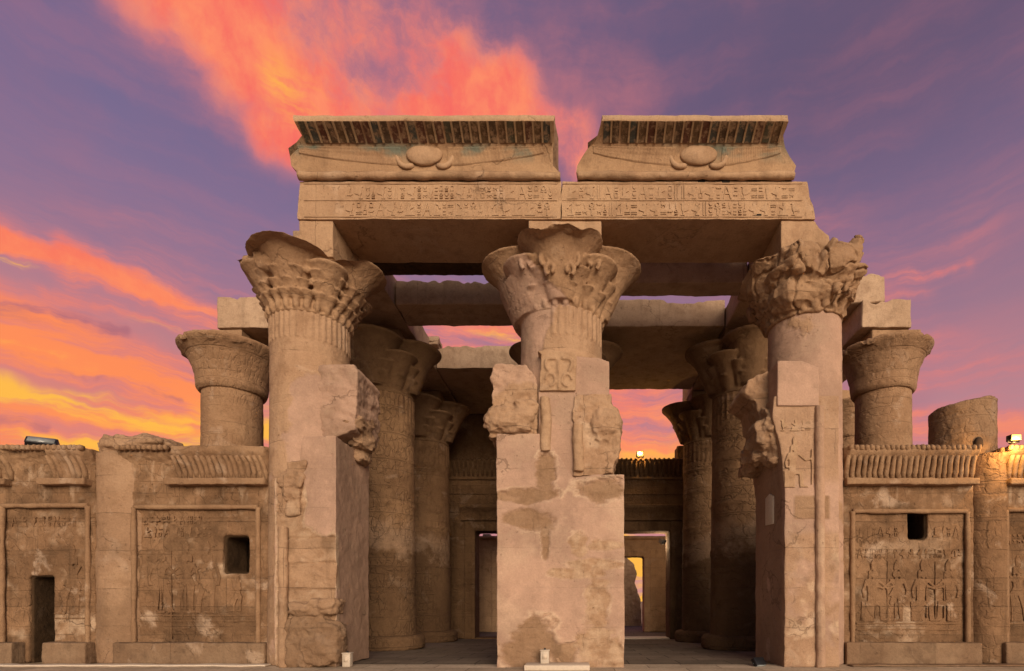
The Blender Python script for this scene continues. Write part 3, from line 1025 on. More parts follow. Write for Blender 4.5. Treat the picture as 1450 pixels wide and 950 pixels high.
def centre_pier():
    Y = 12.8
    t = empty('stone_pier', (XC, 14, 0), 'tall middle pier patched with smooth pinkish mortar, with ragged bulging stones near its top', 'pier', 'piers of the temple front')
    g = Geo()
    g.prism(poly([(703, 948), (884, 948), (884, 672), (850, 671), (812, 676), (770, 613), (703, 614)], Y), Y, 15.2)
    g.obj('mortar_body', M_front, t, voxel=0.03, warp=0.03, wfreq=1.1, rough=0.016, rfreq=3, seed=1, shape=cp_shape, paint=cp_paint)
    g = Geo()
    g.prism(poly([(694, 620), (690, 600), (688, 592), (697, 578), (696, 522), (700, 516), (744, 517), (759, 530), (762, 620)], Y + 0.05), Y + 0.05, 14.6)
    g.blob((X(722, Y), Y + 0.10, Z(596, Y)), (0.60, 0.32, 0.34), 3, 0.3, 20, 14, 0.3)
    g.blob((X(706, Y), Y + 0.25, Z(590, Y)), (0.36, 0.4, 0.28), 5, 0.3, 18, 12, 0.3)
    g.blob((X(745, Y), Y + 0.02, Z(575, Y)), (0.28, 0.2, 0.18), 8, 0.3, 18, 12, 0.2)
    g.obj('old_masonry', M_front, t, voxel=0.03, warp=0.05, wfreq=1.7, rough=0.05, rfreq=2.6, seed=2, shape=layered,
          paint=lambda V: {'tint': sstep(fbm(V, 1.1, 4, 0.5, 3) + (V[:, 2] - Z(560, Y)) * 1.2, 0.0, 0.3) * 0.75})
    g = Geo()
    g.prism(poly([(812, 674), (868, 672), (871, 655), (877, 640), (880, 612), (874, 590), (868, 574), (866, 556), (812, 558)], Y + 0.03), Y + 0.03, 14.6)
    g.blob((X(858, Y), Y + 0.25, Z(600, Y)), (0.38, 0.35, 0.5), 13, 0.3, 18, 12, 0.4)
    g.obj('old_masonry', M_front, t, voxel=0.03, warp=0.05, wfreq=1.7, rough=0.05, rfreq=2.6, seed=6, shape=layered,
          paint=lambda V: {'pale': 0.35 * sstep(fbm(V, 1.5, 4, 0.5, 8), 0.15, 0.4)})
    g = Geo()
    g.prism(poly([(814, 560), (863, 560), (863, 512), (848, 506), (814, 504)], Y + 0.12), Y + 0.12, 14.5)
    g.obj('mortar_block', M_front, t, voxel=0.03, warp=0.008, rough=0.006, seed=9, paint=lambda V: {'tint': np.full(len(V), 1.0), 'stain_shade': np.full(len(V), 0.10)})
    g = Geo()
    g.prism(poly([(762, 680), (820, 680), (816, 552), (762, 552)], Y + 0.10), Y + 0.10, 14.2)
    g.obj('mortar_core', M_front, t, voxel=0.03, warp=0.01, rough=0.008, seed=12, paint=lambda V: {'tint': np.full(len(V), 1.0), 'stain_shade': np.full(len(V), 0.08)})
    g = Geo()
    g.prism(poly([(763, 553), (766, 502), (760, 497), (780, 494), (812, 499), (817, 506), (815, 553)], Y + 0.02), Y + 0.02, 14.0)
    # carved plant stem with two volutes
    cx, cz = X(791, Y), Z(520, Y)
    g.tube([(cx, Y + 0.01, cz - 0.5), (cx, Y + 0.01, cz + 0.2)], 0.04, 6)
    for sx in (-1, 1):
        g.tube([(cx + sx * (0.06 + 0.26 * math.sin(R(15 * q))), Y, cz + 0.22 - 0.035 * q + 0.1 * math.sin(R(20 * q))) for q in range(10)], 0.04, 6)
        g.tube([(cx + sx * (0.20 + 0.12 * math.cos(R(40 * q))), Y, cz - 0.30 + 0.15 * math.sin(R(40 * q))) for q in range(8)], 0.035, 6)
    g.obj('carved_block', M_glyph, t, voxel=0.025, warp=0.02, rough=0.015, seed=14)
    g = Geo()
    for a, b, w, top in ((763, 640, 19, 562), (812, 668, 14, 600)):
        g.tube([(X(a + w / 2, Y), Y + 0.03, Z(b, Y)), (X(a + w / 2, Y), Y + 0.03, Z(top, Y))], 0.14, 10)
    g.obj('corner_moulding', M_glyph, t, voxel=0.03, warp=0.04, wfreq=2.2, rough=0.03, seed=17)


CP_DARK = [(748, 702, 46, 12), (750, 735, 42, 15), (772, 668, 15, 34), (852, 694, 40, 17), (757, 905, 32, 34), (732, 930, 30, 22), (800, 930, 20, 18), (772, 770, 7, 24)]
CP_PALE = [(820, 770, 14, 20), (855, 772, 32, 9), (845, 800, 38, 9), (830, 812, 40, 8), (848, 850, 18, 40), (842, 915, 28, 34), (868, 925, 18, 26), (795, 812, 22, 7)]


def soft_patches(V, Y, items, seed):
    d = np.full(len(V), 9.0)
    for a, b, ra, rb in items:
        d = np.minimum(d, np.sqrt(((V[:, 0] - X(a, Y)) / (ra * Y / F)) ** 2 + ((V[:, 2] - Z(b, Y)) / (rb * Y / F)) ** 2))
    return d + 0.8 * fbm(V * np.array([0.8, 1, 1.5]), 1.7, 6, 0.62, seed)


def cp_masks(V):
    fr = sstep(12.98 - V[:, 1], 0, 0.1)
    dk = soft_patches(V, 12.8, CP_DARK, 3)
    pa = soft_patches(V, 12.8, CP_PALE, 7)
    rim = sstep(np.abs(np.minimum(dk, pa) - 1.08), 0.16, 0.02) * sstep(fbm(V, 1.3, 3, 0.5, 19), -0.25, 0.25)
    return fr, sstep(dk, 1.1, 0.72) * fr, sstep(pa, 1.1, 0.8) * fr, rim * fr


def cp_shape(V, N):
    fr, dk, pa, rim = cp_masks(V)
    V[:, 1] += dk * (0.07 + 0.05 * fbm(V * np.array([0.6, 1, 1.8]), 2.0, 4, 0.6, 40)) + pa * (0.035 + 0.07 * fbm(V * np.array([0.7, 1, 1.6]), 2.6, 4, 0.6, 41)) - 0.012 * rim
    V[:, 1] += fr * 0.012 * fbm(V, 0.9, 4, 0.5, 43)
    return V


def cp_paint(V):
    fr, dk, pa, rim = cp_masks(V)
    old = np.maximum(dk, pa)
    blot = sstep(fbm(V, 0.7, 5, 0.6, 77), 0.05, 0.4)
    return {'tint': 1 - old, 'pale': np.clip(0.5 * rim + 0.45 * pa * sstep(fbm(V, 2.2, 5, 0.65, 78), -0.2, 0.3) + 0.24 * blot * (1 - old), 0, 1),
            'stain_shade': np.clip(dk * 0.35 + 0.36 * sstep(fbm(V * np.array([1.6, 1, 0.7]), 0.8, 5, 0.6, 79), 0.1, 0.45), 0, 1)}


centre_pier()


def side_pier(sgn):
    """left pier (sgn -1) and right pier (+1), each with its plain side towards the hall"""
    if sgn < 0:
        t = empty('stone_pier', (-6.6, 14, 0), 'left pier beside the entrance, smooth towards the hall, with crumbling brown blocks at its foot', 'pier', 'piers of the temple front')
        Y = 12.84
        g = Geo()
        g.prism([(X(388, Y), 0), (-5.79, 0), (-5.79, Z(617, Y)), (X(428, Y), Z(617, Y)), (X(424, Y), Z(664, Y)), (X(388, Y), Z(676, Y))], Y, 14.9)

        def masks(V):
            n = fbm(V * np.array([1.4, 1, 1]), 1.3, 5, 0.6, 61)
            fr = sstep(V[:, 1], 13.12, 12.96)
            side = sstep(X(428, Y) - V[:, 0] + 0.22 * n, -0.06, 0.06) * sstep(Z(664, Y) - V[:, 2] + 0.1 * n, -0.05, 0.1) * sstep(V[:, 0] + 0.1 * n, X(388, Y), X(392, Y))
            low = sstep(Z(748, Y) - V[:, 2] + 0.45 * n, -0.08, 0.08) * sstep(V[:, 0], X(404, Y), X(410, Y)) * sstep(X(476, Y) - V[:, 0] + 0.1 * n, -0.02, 0.05)
            return fr, np.maximum(side, low) * fr

        def paint(V):
            fr, old = masks(V)
            return {'tint': 1 - old, 'stain_shade': np.clip(old * (0.12 + 0.45 * sstep(fbm(V, 1.5, 4, 0.55, 66), 0.05, 0.4)) + 0.2 * (1 - old) * sstep(fbm(V * np.array([1.6, 1, 0.6]), 0.8, 5, 0.6, 67), 0.1, 0.45) + 0.25 * (1 - fr), 0, 1),  # stains on the front; the other faces painted darker for their shade
                    'pale': 0.5 * sstep(np.abs(old - 0.5), 0.45, 0.2) * fr + 0.3 * old * sstep(fbm(V, 2.0, 4, 0.55, 68), 0.15, 0.4)}

        def shape(V, N):
            fr, old = masks(V)
            course = np.abs(((V[:, 2] + 0.03 * fbm(V, 1.5, 3, 0.5, 3)) / 0.62) % 1 - 0.5)
            V[:, 1] += old * (0.05 + 0.07 * fbm(V * np.array([0.7, 1, 1.6]), 1.9, 4, 0.6, 62) + 0.05 * sstep(course, 0.44, 0.5))
            return V
        g.obj('mortar_body', M_front, t, voxel=0.03, warp=0.03, wfreq=1.1, rough=0.016, rfreq=3, seed=21, shape=shape, paint=paint)
        g = Geo()
        g.prism([(-7.1, Z(640, 13.3)), (-5.50, Z(608, 13.3)), (-5.46, Z(525, 13.3)), (-5.55, Z(517, 13.3)), (X(437, 13.3), Z(517, 13.3)), (-7.1, Z(520, 13.3))], 13.28, 14.85)
        g.obj('mortar_block', M_front, t, voxel=0.03, warp=0.03, rough=0.015, seed=23, shape=layered,
              paint=lambda V: {'tint': np.full(len(V), 1.0), 'stain_shade': 0.10 + 0.2 * sstep(fbm(V, 1.2, 4, 0.5, 9), 0.0, 0.4)})
        g = Geo()
        for px, py, dy, r in ((500, 600, 0.5, (0.30, 0.5, 0.24)), (508, 622, 0.9, (0.27, 0.4, 0.22)), (504, 644, 1.1, (0.24, 0.35, 0.18)), (514, 596, 1.2, (0.2, 0.3, 0.12))):
            Yb = 13.2 + dy * 0.7
            g.blob((X(px, Yb), Yb + 0.25, Z(py, Yb)), r, px, 0.5, 18, 12, 0.45, 1.7)
        g.obj('hanging_stone', M_front, t, voxel=0.03, warp=0.06, wfreq=2, rough=0.04, seed=24, paint=lambda V: {'stain_shade': np.full(len(V), 0.35)})
        g = Geo()
        g.tube([(X(401, 12.82), 12.82, 0.0), (X(401, 12.82), 12.82, Z(745, 12.8))], 0.115, 12)
        g.obj('corner_moulding', M_front, t, voxel=0.03, warp=0.03, wfreq=2.4, rough=0.02, seed=26)
        g = Geo()
        for lot in (((412, 680, 0.34, 0.22, 0.16), (420, 660, 0.26, 0.14, 0.14), (415, 720, 0.2, 0.16, 0.12), (414, 700, 0.22, 0.2, 0.12)), ((446, 862, 0.60, 0.16, 0.34), (462, 852, 0.34, 0.09, 0.34), (428, 910, 0.42, 0.62, 0.22), (458, 912, 0.46, 0.55, 0.34), (440, 890, 0.5, 0.3, 0.28))):
          g = Geo()
          for px, py, rx, rz, ry in lot:
            g.blob((X(px, 12.84), 12.92, Z(py, 12.84)), (rx, ry, rz), px + py, 0.25, 24, 16, 0.6, 1.2)
          g.obj('old_masonry', M_front, t, voxel=0.03, warp=0.06, wfreq=1.8, rough=0.045, rfreq=2.6, seed=27, shape=layered,
              paint=lambda V: {'stain_shade': 0.15 + 0.45 * sstep(V[:, 2], 1.55, 1.15), 'pale': 0.3 * sstep(fbm(V, 1.6, 4, 0.5, 14), 0.1, 0.4)})
    else:
        t = empty('stone_pier', (5.6, 14, 0), 'right pier beside the entrance with a carved figure and one long vertical rounded moulding', 'pier', 'piers of the temple front')
        Y = 12.82
        g = Geo()
        g.prism([(4.95, 0), (X(1189, Y), 0), (X(1189, Y), Z(560, Y)), (X(1096, Y), Z(560, Y)), (X(1094, Y), Z(590, Y)), (X(1104, Y), Z(625, Y)), (4.95, Z(690, Y))], Y, 14.95)

        def paint(V):
            z = V[:, 2]
            old = np.maximum(sstep(z, Z(690, Y), Z(670, Y)), 0) * 0
            n = fbm(V, 1.0, 4, 0.55, 63)
            up = sstep(z + 0.25 * n, Z(690, Y), Z(670, Y))            # carved old stone above
            dn = sstep(z + 0.25 * n, Z(752, Y), Z(762, Y))
            mid = sstep(n, 0.05, 0.2) * (1 - dn)
            sq = sstep(np.abs(V[:, 0] - X(1150, Y)), 0.45, 0.38) * sstep(np.abs(z - Z(718, Y)), 0.30, 0.25)
            fr = sstep(V[:, 1], 13.07, 12.97)
            old = np.clip(np.maximum(np.maximum(up * 0.8, sstep(z, Z(748, Y), Z(760, Y)) * sstep(n, -0.25, 0.05) * 0.8), sq), 0, 1) * fr
            return {'tint': (1 - old) * np.where(fr > 0.5, 1, 0.6), 'stain_shade': np.clip(sq * 0.35 * fr + (1 - fr) * 0.25 + fr * 0.30 * sstep(fbm(V, 1.4, 5, 0.6, 65), 0.1, 0.4) * sstep(z, 4.2, 3.2), 0, 1),  # stains in front; the side towards the hall painted darker, as in shade
                    'pale': fr * 0.5 * sstep(fbm(V, 1.5, 5, 0.6, 66), 0.1, 0.35) * sstep(z, 3.4, 2.6)}
        g.obj('mortar_body', M_front, t, voxel=0.03, warp=0.03, wfreq=1.1, rough=0.016, rfreq=3, seed=31, paint=paint)
        g = Geo()
        g.prism([(X(1101, 12.77), Z(574, 12.77)), (X(1160, 12.77), Z(574, 12.77)), (X(1160, 12.77), Z(520, 12.77)), (X(1138, 12.77), Z(511, 12.77)), (X(1101, 12.77), Z(510, 12.77))], 12.77, 14.2)
        g.obj('mortar_block', M_front, t, voxel=0.03, warp=0.01, rough=0.008, seed=33, paint=lambda V: {'tint': np.full(len(V), 1.0)})
        g = Geo()
        g.prism([(X(1052, 13.4), Z(555, 13.4)), (X(1060, 13.4), Z(535, 13.4)), (X(1100, 13.4), Z(520, 13.4)), (X(1104, 13.4), Z(600, 13.4)), (X(1076, 13.4), Z(598, 13.4)), (X(1070, 13.4), Z(570, 13.4))], 13.4, 14.7)
        for px, py, Yb, r in ((1086, 615, 13.3, (0.40, 0.6, 0.36)), (1078, 640, 13.7, (0.34, 0.6, 0.30)), (1098, 600, 13.0, (0.26, 0.3, 0.45)), (1070, 660, 14.2, (0.3, 0.4, 0.2)), (1100, 640, 13.1, (0.2, 0.3, 0.3))):
            g.blob((X(px, Yb), Yb + 0.2, Z(py, Yb)), r, px, 0.45, 18, 12, 0.45, 1.7)
        g.obj('hanging_stone', M_front, t, voxel=0.03, warp=0.07, wfreq=2, rough=0.04, seed=34, shape=layered, paint=lambda V: {'stain_shade': 0.15 + 0.2 * sstep(fbm(V, 1.2, 3, 0.5, 2), 0, 0.3)})
        g = Geo()
        g.tube([(X(1162, 12.80), 12.80, 0.0), (X(1160, 12.80), 12.80, Z(575, 12.8))], 0.115, 12)
        g.obj('corner_moulding', M_front, t, voxel=0.03, warp=0.02, wfreq=2.4, rough=0.012, seed=36, paint=lambda V: {'tint': np.full(len(V), 0.55), 'pale': 0.3 * sstep(fbm(V, 1.2, 4, 0.5, 4), 0.1, 0.4)})
        g = Geo()
        figure(g, X(1124, Y), Z(690, Y), 1.15, Y, 0.03, True)
        g.obj('carved_figure', M_glyph, t, voxel=0.018, warp=0.015, wfreq=3, rough=0.008, rfreq=4)
        g = Geo()
        signs(g, X(1104, Y), X(1152, Y), Z(610, Y), 0.28, Y, 0.014, random.Random(3))
        g.obj('inscription', M_glyph, t, smooth=False)
        g = Geo()
        g.prism_x([(13.55, Z(742, 13.6)), (14.1, Z(742, 13.8)), (14.1, Z(703, 13.8)), (13.8, Z(698, 13.7)), (13.55, Z(703, 13.6))], 4.925, 5.0)
        g.obj('plaster_patch', M_pale, t, bevel=0.008)


side_pier(-1)
side_pier(1)


# ------------------------------------------------------------------ front architrave, cornice
def ragged_ends(xl, xr, seed, amp=0.05):
    """maps x in [0,1] to the ragged ends xl(z)..xr(z)"""
    def f(V, N):
        tt = V[:, 0].copy()
        z = V[:, 2]
        Q = np.stack([np.zeros(len(V)), V[:, 1], z], 1)
        a = xl(z) + amp * fbm(Q, 2.2, 4, 0.6, seed)
        b = xr(z) + amp * fbm(Q, 2.2, 4, 0.6, seed + 9)
        V[:, 0] = a + tt * (b - a)
        return V
    return f


def pl(pts):
    zs, xs = [p[0] for p in pts], [p[1] for p in pts]
    return lambda z: np.interp(z, zs, xs)


def slab(g, y0, y1, z0, z1, n=90, x0=0.0, x1=1.0, prof=None):
    """long block as cross-sections along x, x in [0,1] (ends shaped later)"""
    if prof is None:
        ny, nz = max(2, int((y1 - y0) / 0.12)), max(2, int((z1 - z0) / 0.06))
        prof = [(y0, z0 + (z1 - z0) * i / nz) for i in range(nz)] + [(y0 + (y1 - y0) * i / ny, z1) for i in range(ny)] + \
               [(y1, z1 - (z1 - z0) * i / nz) for i in range(nz)] + [(y1 - (y1 - y0) * i / ny, z0) for i in range(ny)]
    m = len(prof)
    vs, fs = [], []
    for i in range(n + 1):
        for p in prof:
            vs.append((x0 + (x1 - x0) * i / n, p[0], p[1]))
    for i in range(n):
        for k in range(m):
            k2 = (k + 1) % m
            fs.append((i * m + k, i * m + k2, (i + 1) * m + k2, (i + 1) * m + k))
    fs.append(tuple(range(m)))
    fs.append(tuple(n * m + k for k in range(m - 1, -1, -1)))
    g.add(vs, fs)


YA = 13.15


def weather(f, warp, rough, seed):
    def h(V, N):
        V = f(V, N)
        W = V.copy()
        V = V + warp * np.stack([fbm(W, 1.8, 4, 0.55, seed + k) for k in range(3)], 1)
        return V
    return h


def architrave(label, xl, xr, x_in0, x_in1, seed, skip):
    t = empty('architrave_block', (float(xl(11.4) + xr(11.4)) / 2, 14, ZA), label, 'architrave', 'inscribed architrave blocks over the entrance')
    g = Geo()
    slab(g, YA, 14.85, ZA, ZT, 150)
    g.obj('block', M_beam, t, shape=weather(ragged_ends(xl, xr, seed, 0.05), 0.018, 0, seed), flat_angle=50)
    rnd = random.Random(seed)
    for zz in (ZA + 0.085, ZA + 0.49):
        g = Geo()
        signs(g, x_in0, x_in1, zz, 0.33, YA, 0.016, rnd, 0.09, skip)
        g.obj('inscription', M_glyph, t, smooth=False)
    g = Geo()
    for zz in (ZA + 0.045, ZA + 0.445, ZA + 0.855):
        g.box(x_in0 - 0.1, x_in1 + 0.05, YA - 0.018, YA + 0.03, zz, zz + 0.022)
    g.obj('border_line', M_glyph, t, smooth=False)
    return t


archL = architrave('left inscribed architrave block spanning from the left capital to the middle capital', pl([(ZA, -6.86), (11.5, -6.84), (ZT, -6.82)]), pl([(ZA, -0.42), (ZT, -0.40)]), -6.6, -0.55, 3,
                   lambda x, z: x < -5.6 and random.random() < 0.8)
archR = architrave('right inscribed architrave block with a stepped broken right end', pl([(ZA, -0.40), (ZT, -0.38)]), pl([(ZA, 5.80), (11.3, 5.76), (11.32, 5.70), (ZT, 5.62)]), -0.28, 5.45, 8, None)

HOLES = [(993, 255), (1028, 256), (1073, 253), (1116, 253)]


def cornice(label, ends_lo, ends_hi, seed, disc_px, left):
    """cavetto cornice block: roll moulding, concave face with winged disc, ribbed overhang, top fillet"""
    xl = pl([(12.0, ends_lo[0]), (12.3, ends_lo[0] + (0.05 if not left else 0)), (12.45, ends_hi[0] - (0.32 if not left else 0.28)), (12.6, ends_hi[0] - (0.28 if not left else 0.26)), (12.68, ends_hi[0]), (12.98, ends_hi[0])]) if not left else \
        pl([(12.0, ends_lo[0]), (12.12, ends_lo[0] - 0.04), (12.18, ends_lo[0] - 0.17), (12.58, ends_lo[0] - 0.17), (12.62, ends_hi[0] + 0.08), (12.85, ends_hi[0]), (12.98, ends_hi[0] + 0.05)])
    xr = pl([(12.0, ends_lo[1]), (12.13, ends_lo[1]), (12.2, ends_lo[1] - 0.18), (12.45, ends_lo[1] - 0.18), (12.6, ends_hi[1] - 0.06), (12.98, ends_hi[1])]) if left else \
        pl([(12.0, ends_lo[1]), (12.3, ends_lo[1] + 0.03), (12.4, ends_lo[1] - 0.15), (12.6, ends_hi[1] + 0.05), (12.98, ends_hi[1])])
    t = empty('cornice_block', (float(xl(12.4) + xr(12.4)) / 2, 14, ZT), label, 'cornice', 'cornice blocks on top of the entrance')
    face = [(13.10, 12.04), (13.08, 12.2), (13.04, 12.38), (12.97, 12.52), (12.90, 12.60)]
    rib = [(12.90, 12.60), (12.78, 12.665), (12.64, 12.72), (12.51, 12.77)]
    prof = face + rib[1:] + [(12.50, 12.83), (12.50, 12.895)] + [(12.50 + 0.21 * i, 12.90) for i in range(1, 11)] + [(14.6, 12.7), (14.6, 12.4), (14.6, 12.04)] + [(14.4 - 0.2 * i, 12.04) for i in range(6)]
    g = Geo()
    slab(g, 0, 0, 0, 0, 170, prof=prof)
    ex = ragged_ends(xl, xr, seed, 0.06 if left else 0.13)

    def paint(V):
        teal = sstep(V[:, 2], 12.30, 12.46) * sstep(V[:, 2], 12.63, 12.57) * sstep(fbm(V * np.array([1, 0.2, 2]), 0.8, 4, 0.5, seed + 3), -0.05, 0.2)
        return {'pale': 0.3 * sstep(V[:, 2], 12.80, 12.84), 'teal': teal}  # top fillet painted paler so it looks lit
    g.obj('block', M_cornice, t, shape=weather(ex, 0.022, 0, seed + 4), flat_angle=50, paint=paint)
    # ribs with remains of colour
    g = Geo()
    x0, x1 = float(xl(12.75)) + 0.06, float(xr(12.75)) - 0.06
    n = int((x1 - x0) / 0.205)
    cols = [(0.085, 0.055, 0.035), (0.10, 0.045, 0.03), (0.085, 0.075, 0.05), (0.12, 0.075, 0.042), (0.07, 0.07, 0.06)]
    rnd = random.Random(seed)

    def strip(xa, w, out, c):
        vs = []
        for y, z in rib:
            vs += [(xa, y - out, z - out), (xa + w, y - out, z - out), (xa + w, y + 0.03, z + 0.02), (xa, y + 0.03, z + 0.02)]
        fs = [(0, 1, 2, 3), (15, 14, 13, 12)]
        for k in range(3):
            for j in range(4):
                fs.append((k * 4 + j, k * 4 + (j + 1) % 4, k * 4 + 4 + (j + 1) % 4, k * 4 + 4 + j))
        g.add(vs, fs, c)

    for i in range(n):
        p = (x1 - x0) / n
        xa = x0 + i * p
        strip(xa, 0.74 * p, 0.012 + 0.006 * rnd.random(), cols[rnd.randrange(5)])
        if rnd.random() < 0.85:
            strip(xa + 0.76 * p, 0.2 * p, 0.04, (0.36, 0.25, 0.15))
    g.obj('ribbing', M_paint, t, smooth=False)
    g = Geo()
    xs = np.linspace(0, 1, 80)
    a, b = float(xl(12.0)), float(xr(12.0))
    g.tube([(a + (b - a) * q, 13.09, 11.955) for q in xs], 0.095, 12)
    g.obj('roll_moulding', M_beam, t, shape=(lambda V, N: V + N * (0.05 * np.minimum(fbm(V, 2.6, 4, 0.6, seed + 6) - 0.1, 0.2))[:, None]),
          paint=lambda V: {'stain_shade': 0.45 * sstep(fbm(V, 1.3, 4, 0.5, seed), -0.1, 0.2)})
    # winged disc with its two cobras
    Yd = 13.03
    cx, cz = X(disc_px, Yd), Z(219, Yd)
    wd = empty('winged_disc', (cx - t.location.x, Yd - t.location.y, cz - t.location.z))
    wd.parent = t
    g = Geo()
    g.blob((cx, Yd, cz), (0.45, 0.12, 0.25), seed, 0.04, 24, 16)
    g.obj('sun_disc', M_glyph, wd, shape=lambda V, N: V + N * (0.02 * fbm(V, 3, 3, 0.5, 2))[:, None])
    for sx in (-1, 1):
        g = Geo()
        pts = []
        for q in range(13):
            th = R(100 - 19 * q)
            pts.append((cx + sx * (0.50 + 0.21 * math.cos(th) - 0.006 * q), Yd + 0.03 + (0.05 if q in (0, 12) else 0), cz - 0.02 + 0.25 * math.sin(th)))
        g.tube(pts, [0.038 + 0.003 * min(q, 8) for q in range(13)], 8)
        g.obj('cobra', M_glyph, wd)
    for sx in (-1, 1):
        g = Geo()
        end = (float(xl(12.4)) + 0.2) if sx < 0 else (float(xr(12.4)) - 0.2)
        x_in = cx + sx * 0.55
        nu, nv = 120, 14
        vs, fs = [], []
        for a_ in range(nu + 1):
            u = a_ / nu
            zlo = 12.17 + 0.26 * u ** 1.5
            for b_ in range(nv + 1):
                v = b_ / nv
                zz = zlo + (12.555 - zlo) * v
                yy = float(np.interp(zz, [p[1] for p in face], [p[0] for p in face]))
                edge = a_ in (0, nu) or b_ in (0, nv)
                gro = 0.007 * abs(math.sin((u * 26 + 0.8 * v) * math.pi)) - (0.008 if abs(v - 0.5) < 0.04 or abs(v - 0.78) < 0.04 else 0)
                vs.append((x_in + (end - x_in) * u, yy + (0.03 if edge else -0.022 - gro), zz))
        for a_ in range(nu):
            for b_ in range(nv):
                q = a_ * (nv + 1) + b_
                fs.append((q, q + nv + 1, q + nv + 2, q + 1))
        g.add(vs, fs)
        g.obj('wing', M_cornice_wing, wd, smooth=True, paint=lambda V: {'teal': sstep(V[:, 2], 12.30, 12.46) * sstep(V[:, 2], 12.63, 12.57) * sstep(fbm(V * np.array([1, 0.2, 2]), 0.8, 4, 0.5, seed + 3), -0.05, 0.2)})
    return t


def add_teal(m):
    """remains of blue-green paint where the mesh says so"""
    t = NT(m.node_tree)
    bs = [n for n in m.node_tree.nodes if n.type == 'BSDF_PRINCIPLED'][0]
    src = bs.inputs['Base Color'].links[0].from_socket
    a = t.n.new('ShaderNodeAttribute')
    a.attribute_name = 'teal'
    P = t.n.new('ShaderNodeNewGeometry').outputs['Position']
    f = t.math('MULTIPLY', a.outputs['Fac'], t.step(t.noise(P, 5, 6, 0.65), 0.30, 0.55, 0.3, 0.85))
    t.put(bs.inputs['Base Color'], t.mix(f, src, (0.125, 0.165, 0.14)))
    return m


M_cornice = add_teal(stone('sandstone cornice', (0.44, 0.285, 0.17), (0.38, 0.24, 0.142), (0.29, 0.178, 0.105), joints=(9, 9), bump=0.4, streak=0.3, pale=0.15))
M_cornice_wing = add_teal(stone('sandstone wing relief', (0.42, 0.272, 0.162), (0.36, 0.225, 0.135), (0.28, 0.17, 0.10), joints=(9, 9), bump=0.4, streak=0.3, pale=0.1))
cornice('long left cornice block with winged sun disc and a straight top edge', (-6.80, -0.42), (-6.62, -0.50), 5, 601, True)
cornR = cornice('shorter right cornice block with winged sun disc, broken away on both sides', (-0.02, 5.28), (0.55, 4.87), 12, 989, False)
# near-black boxes paint the shade of lost-beam sockets under the right cornice, and one in the architrave
M_socket_shade = plain('painted socket shade', (0.008, 0.005, 0.003), 1.0)
for px, py in HOLES + [(1073, 305)]:
    g = Geo()
    x_, z_ = X(px, 13.15), Z(py, 13.15)
    g.box(x_ - 0.09, x_ + 0.09, 13.138, 13.3, z_ - (0.06 if py < 300 else 0.035), z_ + (0.06 if py < 300 else 0.035))
    g.obj('socket_shade', M_socket_shade, archR, smooth=False, bevel=0.01)


# ------------------------------------------------------------------ roof beams and lengthwise architraves
def beam(name, label, cat, x0, x1, y0, y1, z0=ZA, z1=ZT, mat=None, seed=0, group=None, rough=0.03, chip=0.0, chipx=1.0):
    g = Geo()
    g.box(x0, x1, y0, y1, z0, z1)

    def shp(V, N):
        if chip:
            top = sstep(V[:, 2], z1 - 0.35, z1)
            V[:, 2] -= top * chip * sstep(fbm(V * np.array([1, 0.4, 0.2]), 0.8, 4, 0.5, seed + 3), -0.05, 0.35)
        return V
    o = g.obj(name, mat or M_roof, None, voxel=0.05, warp=rough, wfreq=1.3, rough=0.02, rfreq=3, seed=seed, shape=shp)
    # origin to the base of the block
    c = Vector(((x0 + x1) / 2, (y0 + y1) / 2, z0))
    V = np.empty(len(o.data.vertices) * 3, 'f')
    o.data.vertices.foreach_get('co', V)
    V = (V.reshape(-1, 3) - np.array(c)).reshape(-1)
    o.data.vertices.foreach_set('co', np.ascontiguousarray(V, dtype='f'))
    o.location = c
    tag(o, label, cat, group)
    return o


M_roof = stone('roof beam stone', (0.50, 0.355, 0.245), (0.43, 0.295, 0.2), (0.31, 0.205, 0.135), joints=(9, 9), bump=0.5, streak=0.35, pale=0.12)
GL, GR = 'lengthwise architraves over the columns', 'roof slabs across the hall'
beam('architrave_beam', 'lengthwise beam running back from the left front capital over the left inner columns', 'beam', -7.9, -5.8, 14.88, 21.0, ZA, ZT, seed=1, group=GL)
beam('architrave_beam', 'broken rear beam end above the farthest left inner column', 'beam', -7.9, -5.72, 21.03, 26.95, ZA, ZT - 0.1, seed=2, group=GL, chip=0.5, rough=0.06)
beam('architrave_beam', 'lengthwise beam running back behind the middle front capital', 'beam', -1.27, 0.43, 14.88, 26.95, ZA, ZT, seed=3, group=GL)
beam('architrave_beam', 'lengthwise beam running back from the broken right front capital', 'beam', 5.06, 6.7, 14.88, 26.0, ZA, ZT, seed=4, group=GL, chip=0.3)
beam('roof_slab', 'narrow dark roof slab directly behind the left inscribed architrave', 'slab', -5.78, -1.29, 14.88, 15.45, seed=5, group=GR, mat=M_dark)
beam('roof_slab', 'roof beam with a stepped left top, first one across the left bay', 'slab', -5.78, -1.29, 16.94, 18.3, ZA, ZT - 0.16, seed=6, group=GR, chip=0.25)
beam('roof_slab', 'rear roof slab across the left bay, with orange sky above it', 'slab', -5.70, -1.29, 21.6, 26.9, ZA, ZT, seed=7, group=GR, chip=0.15)
beam('roof_slab', 'smooth narrow roof beam close behind the right inscribed architrave', 'slab', 0.45, 5.04, 15.8, 16.5, ZA, ZT + 0.2, seed=8, group=GR)
beam('roof_slab', 'broad dark roof slab across the right bay, over the open sky', 'slab', 0.45, 5.04, 18.3, 23.8, ZA, ZT, seed=9, group=GR, chip=0.12)
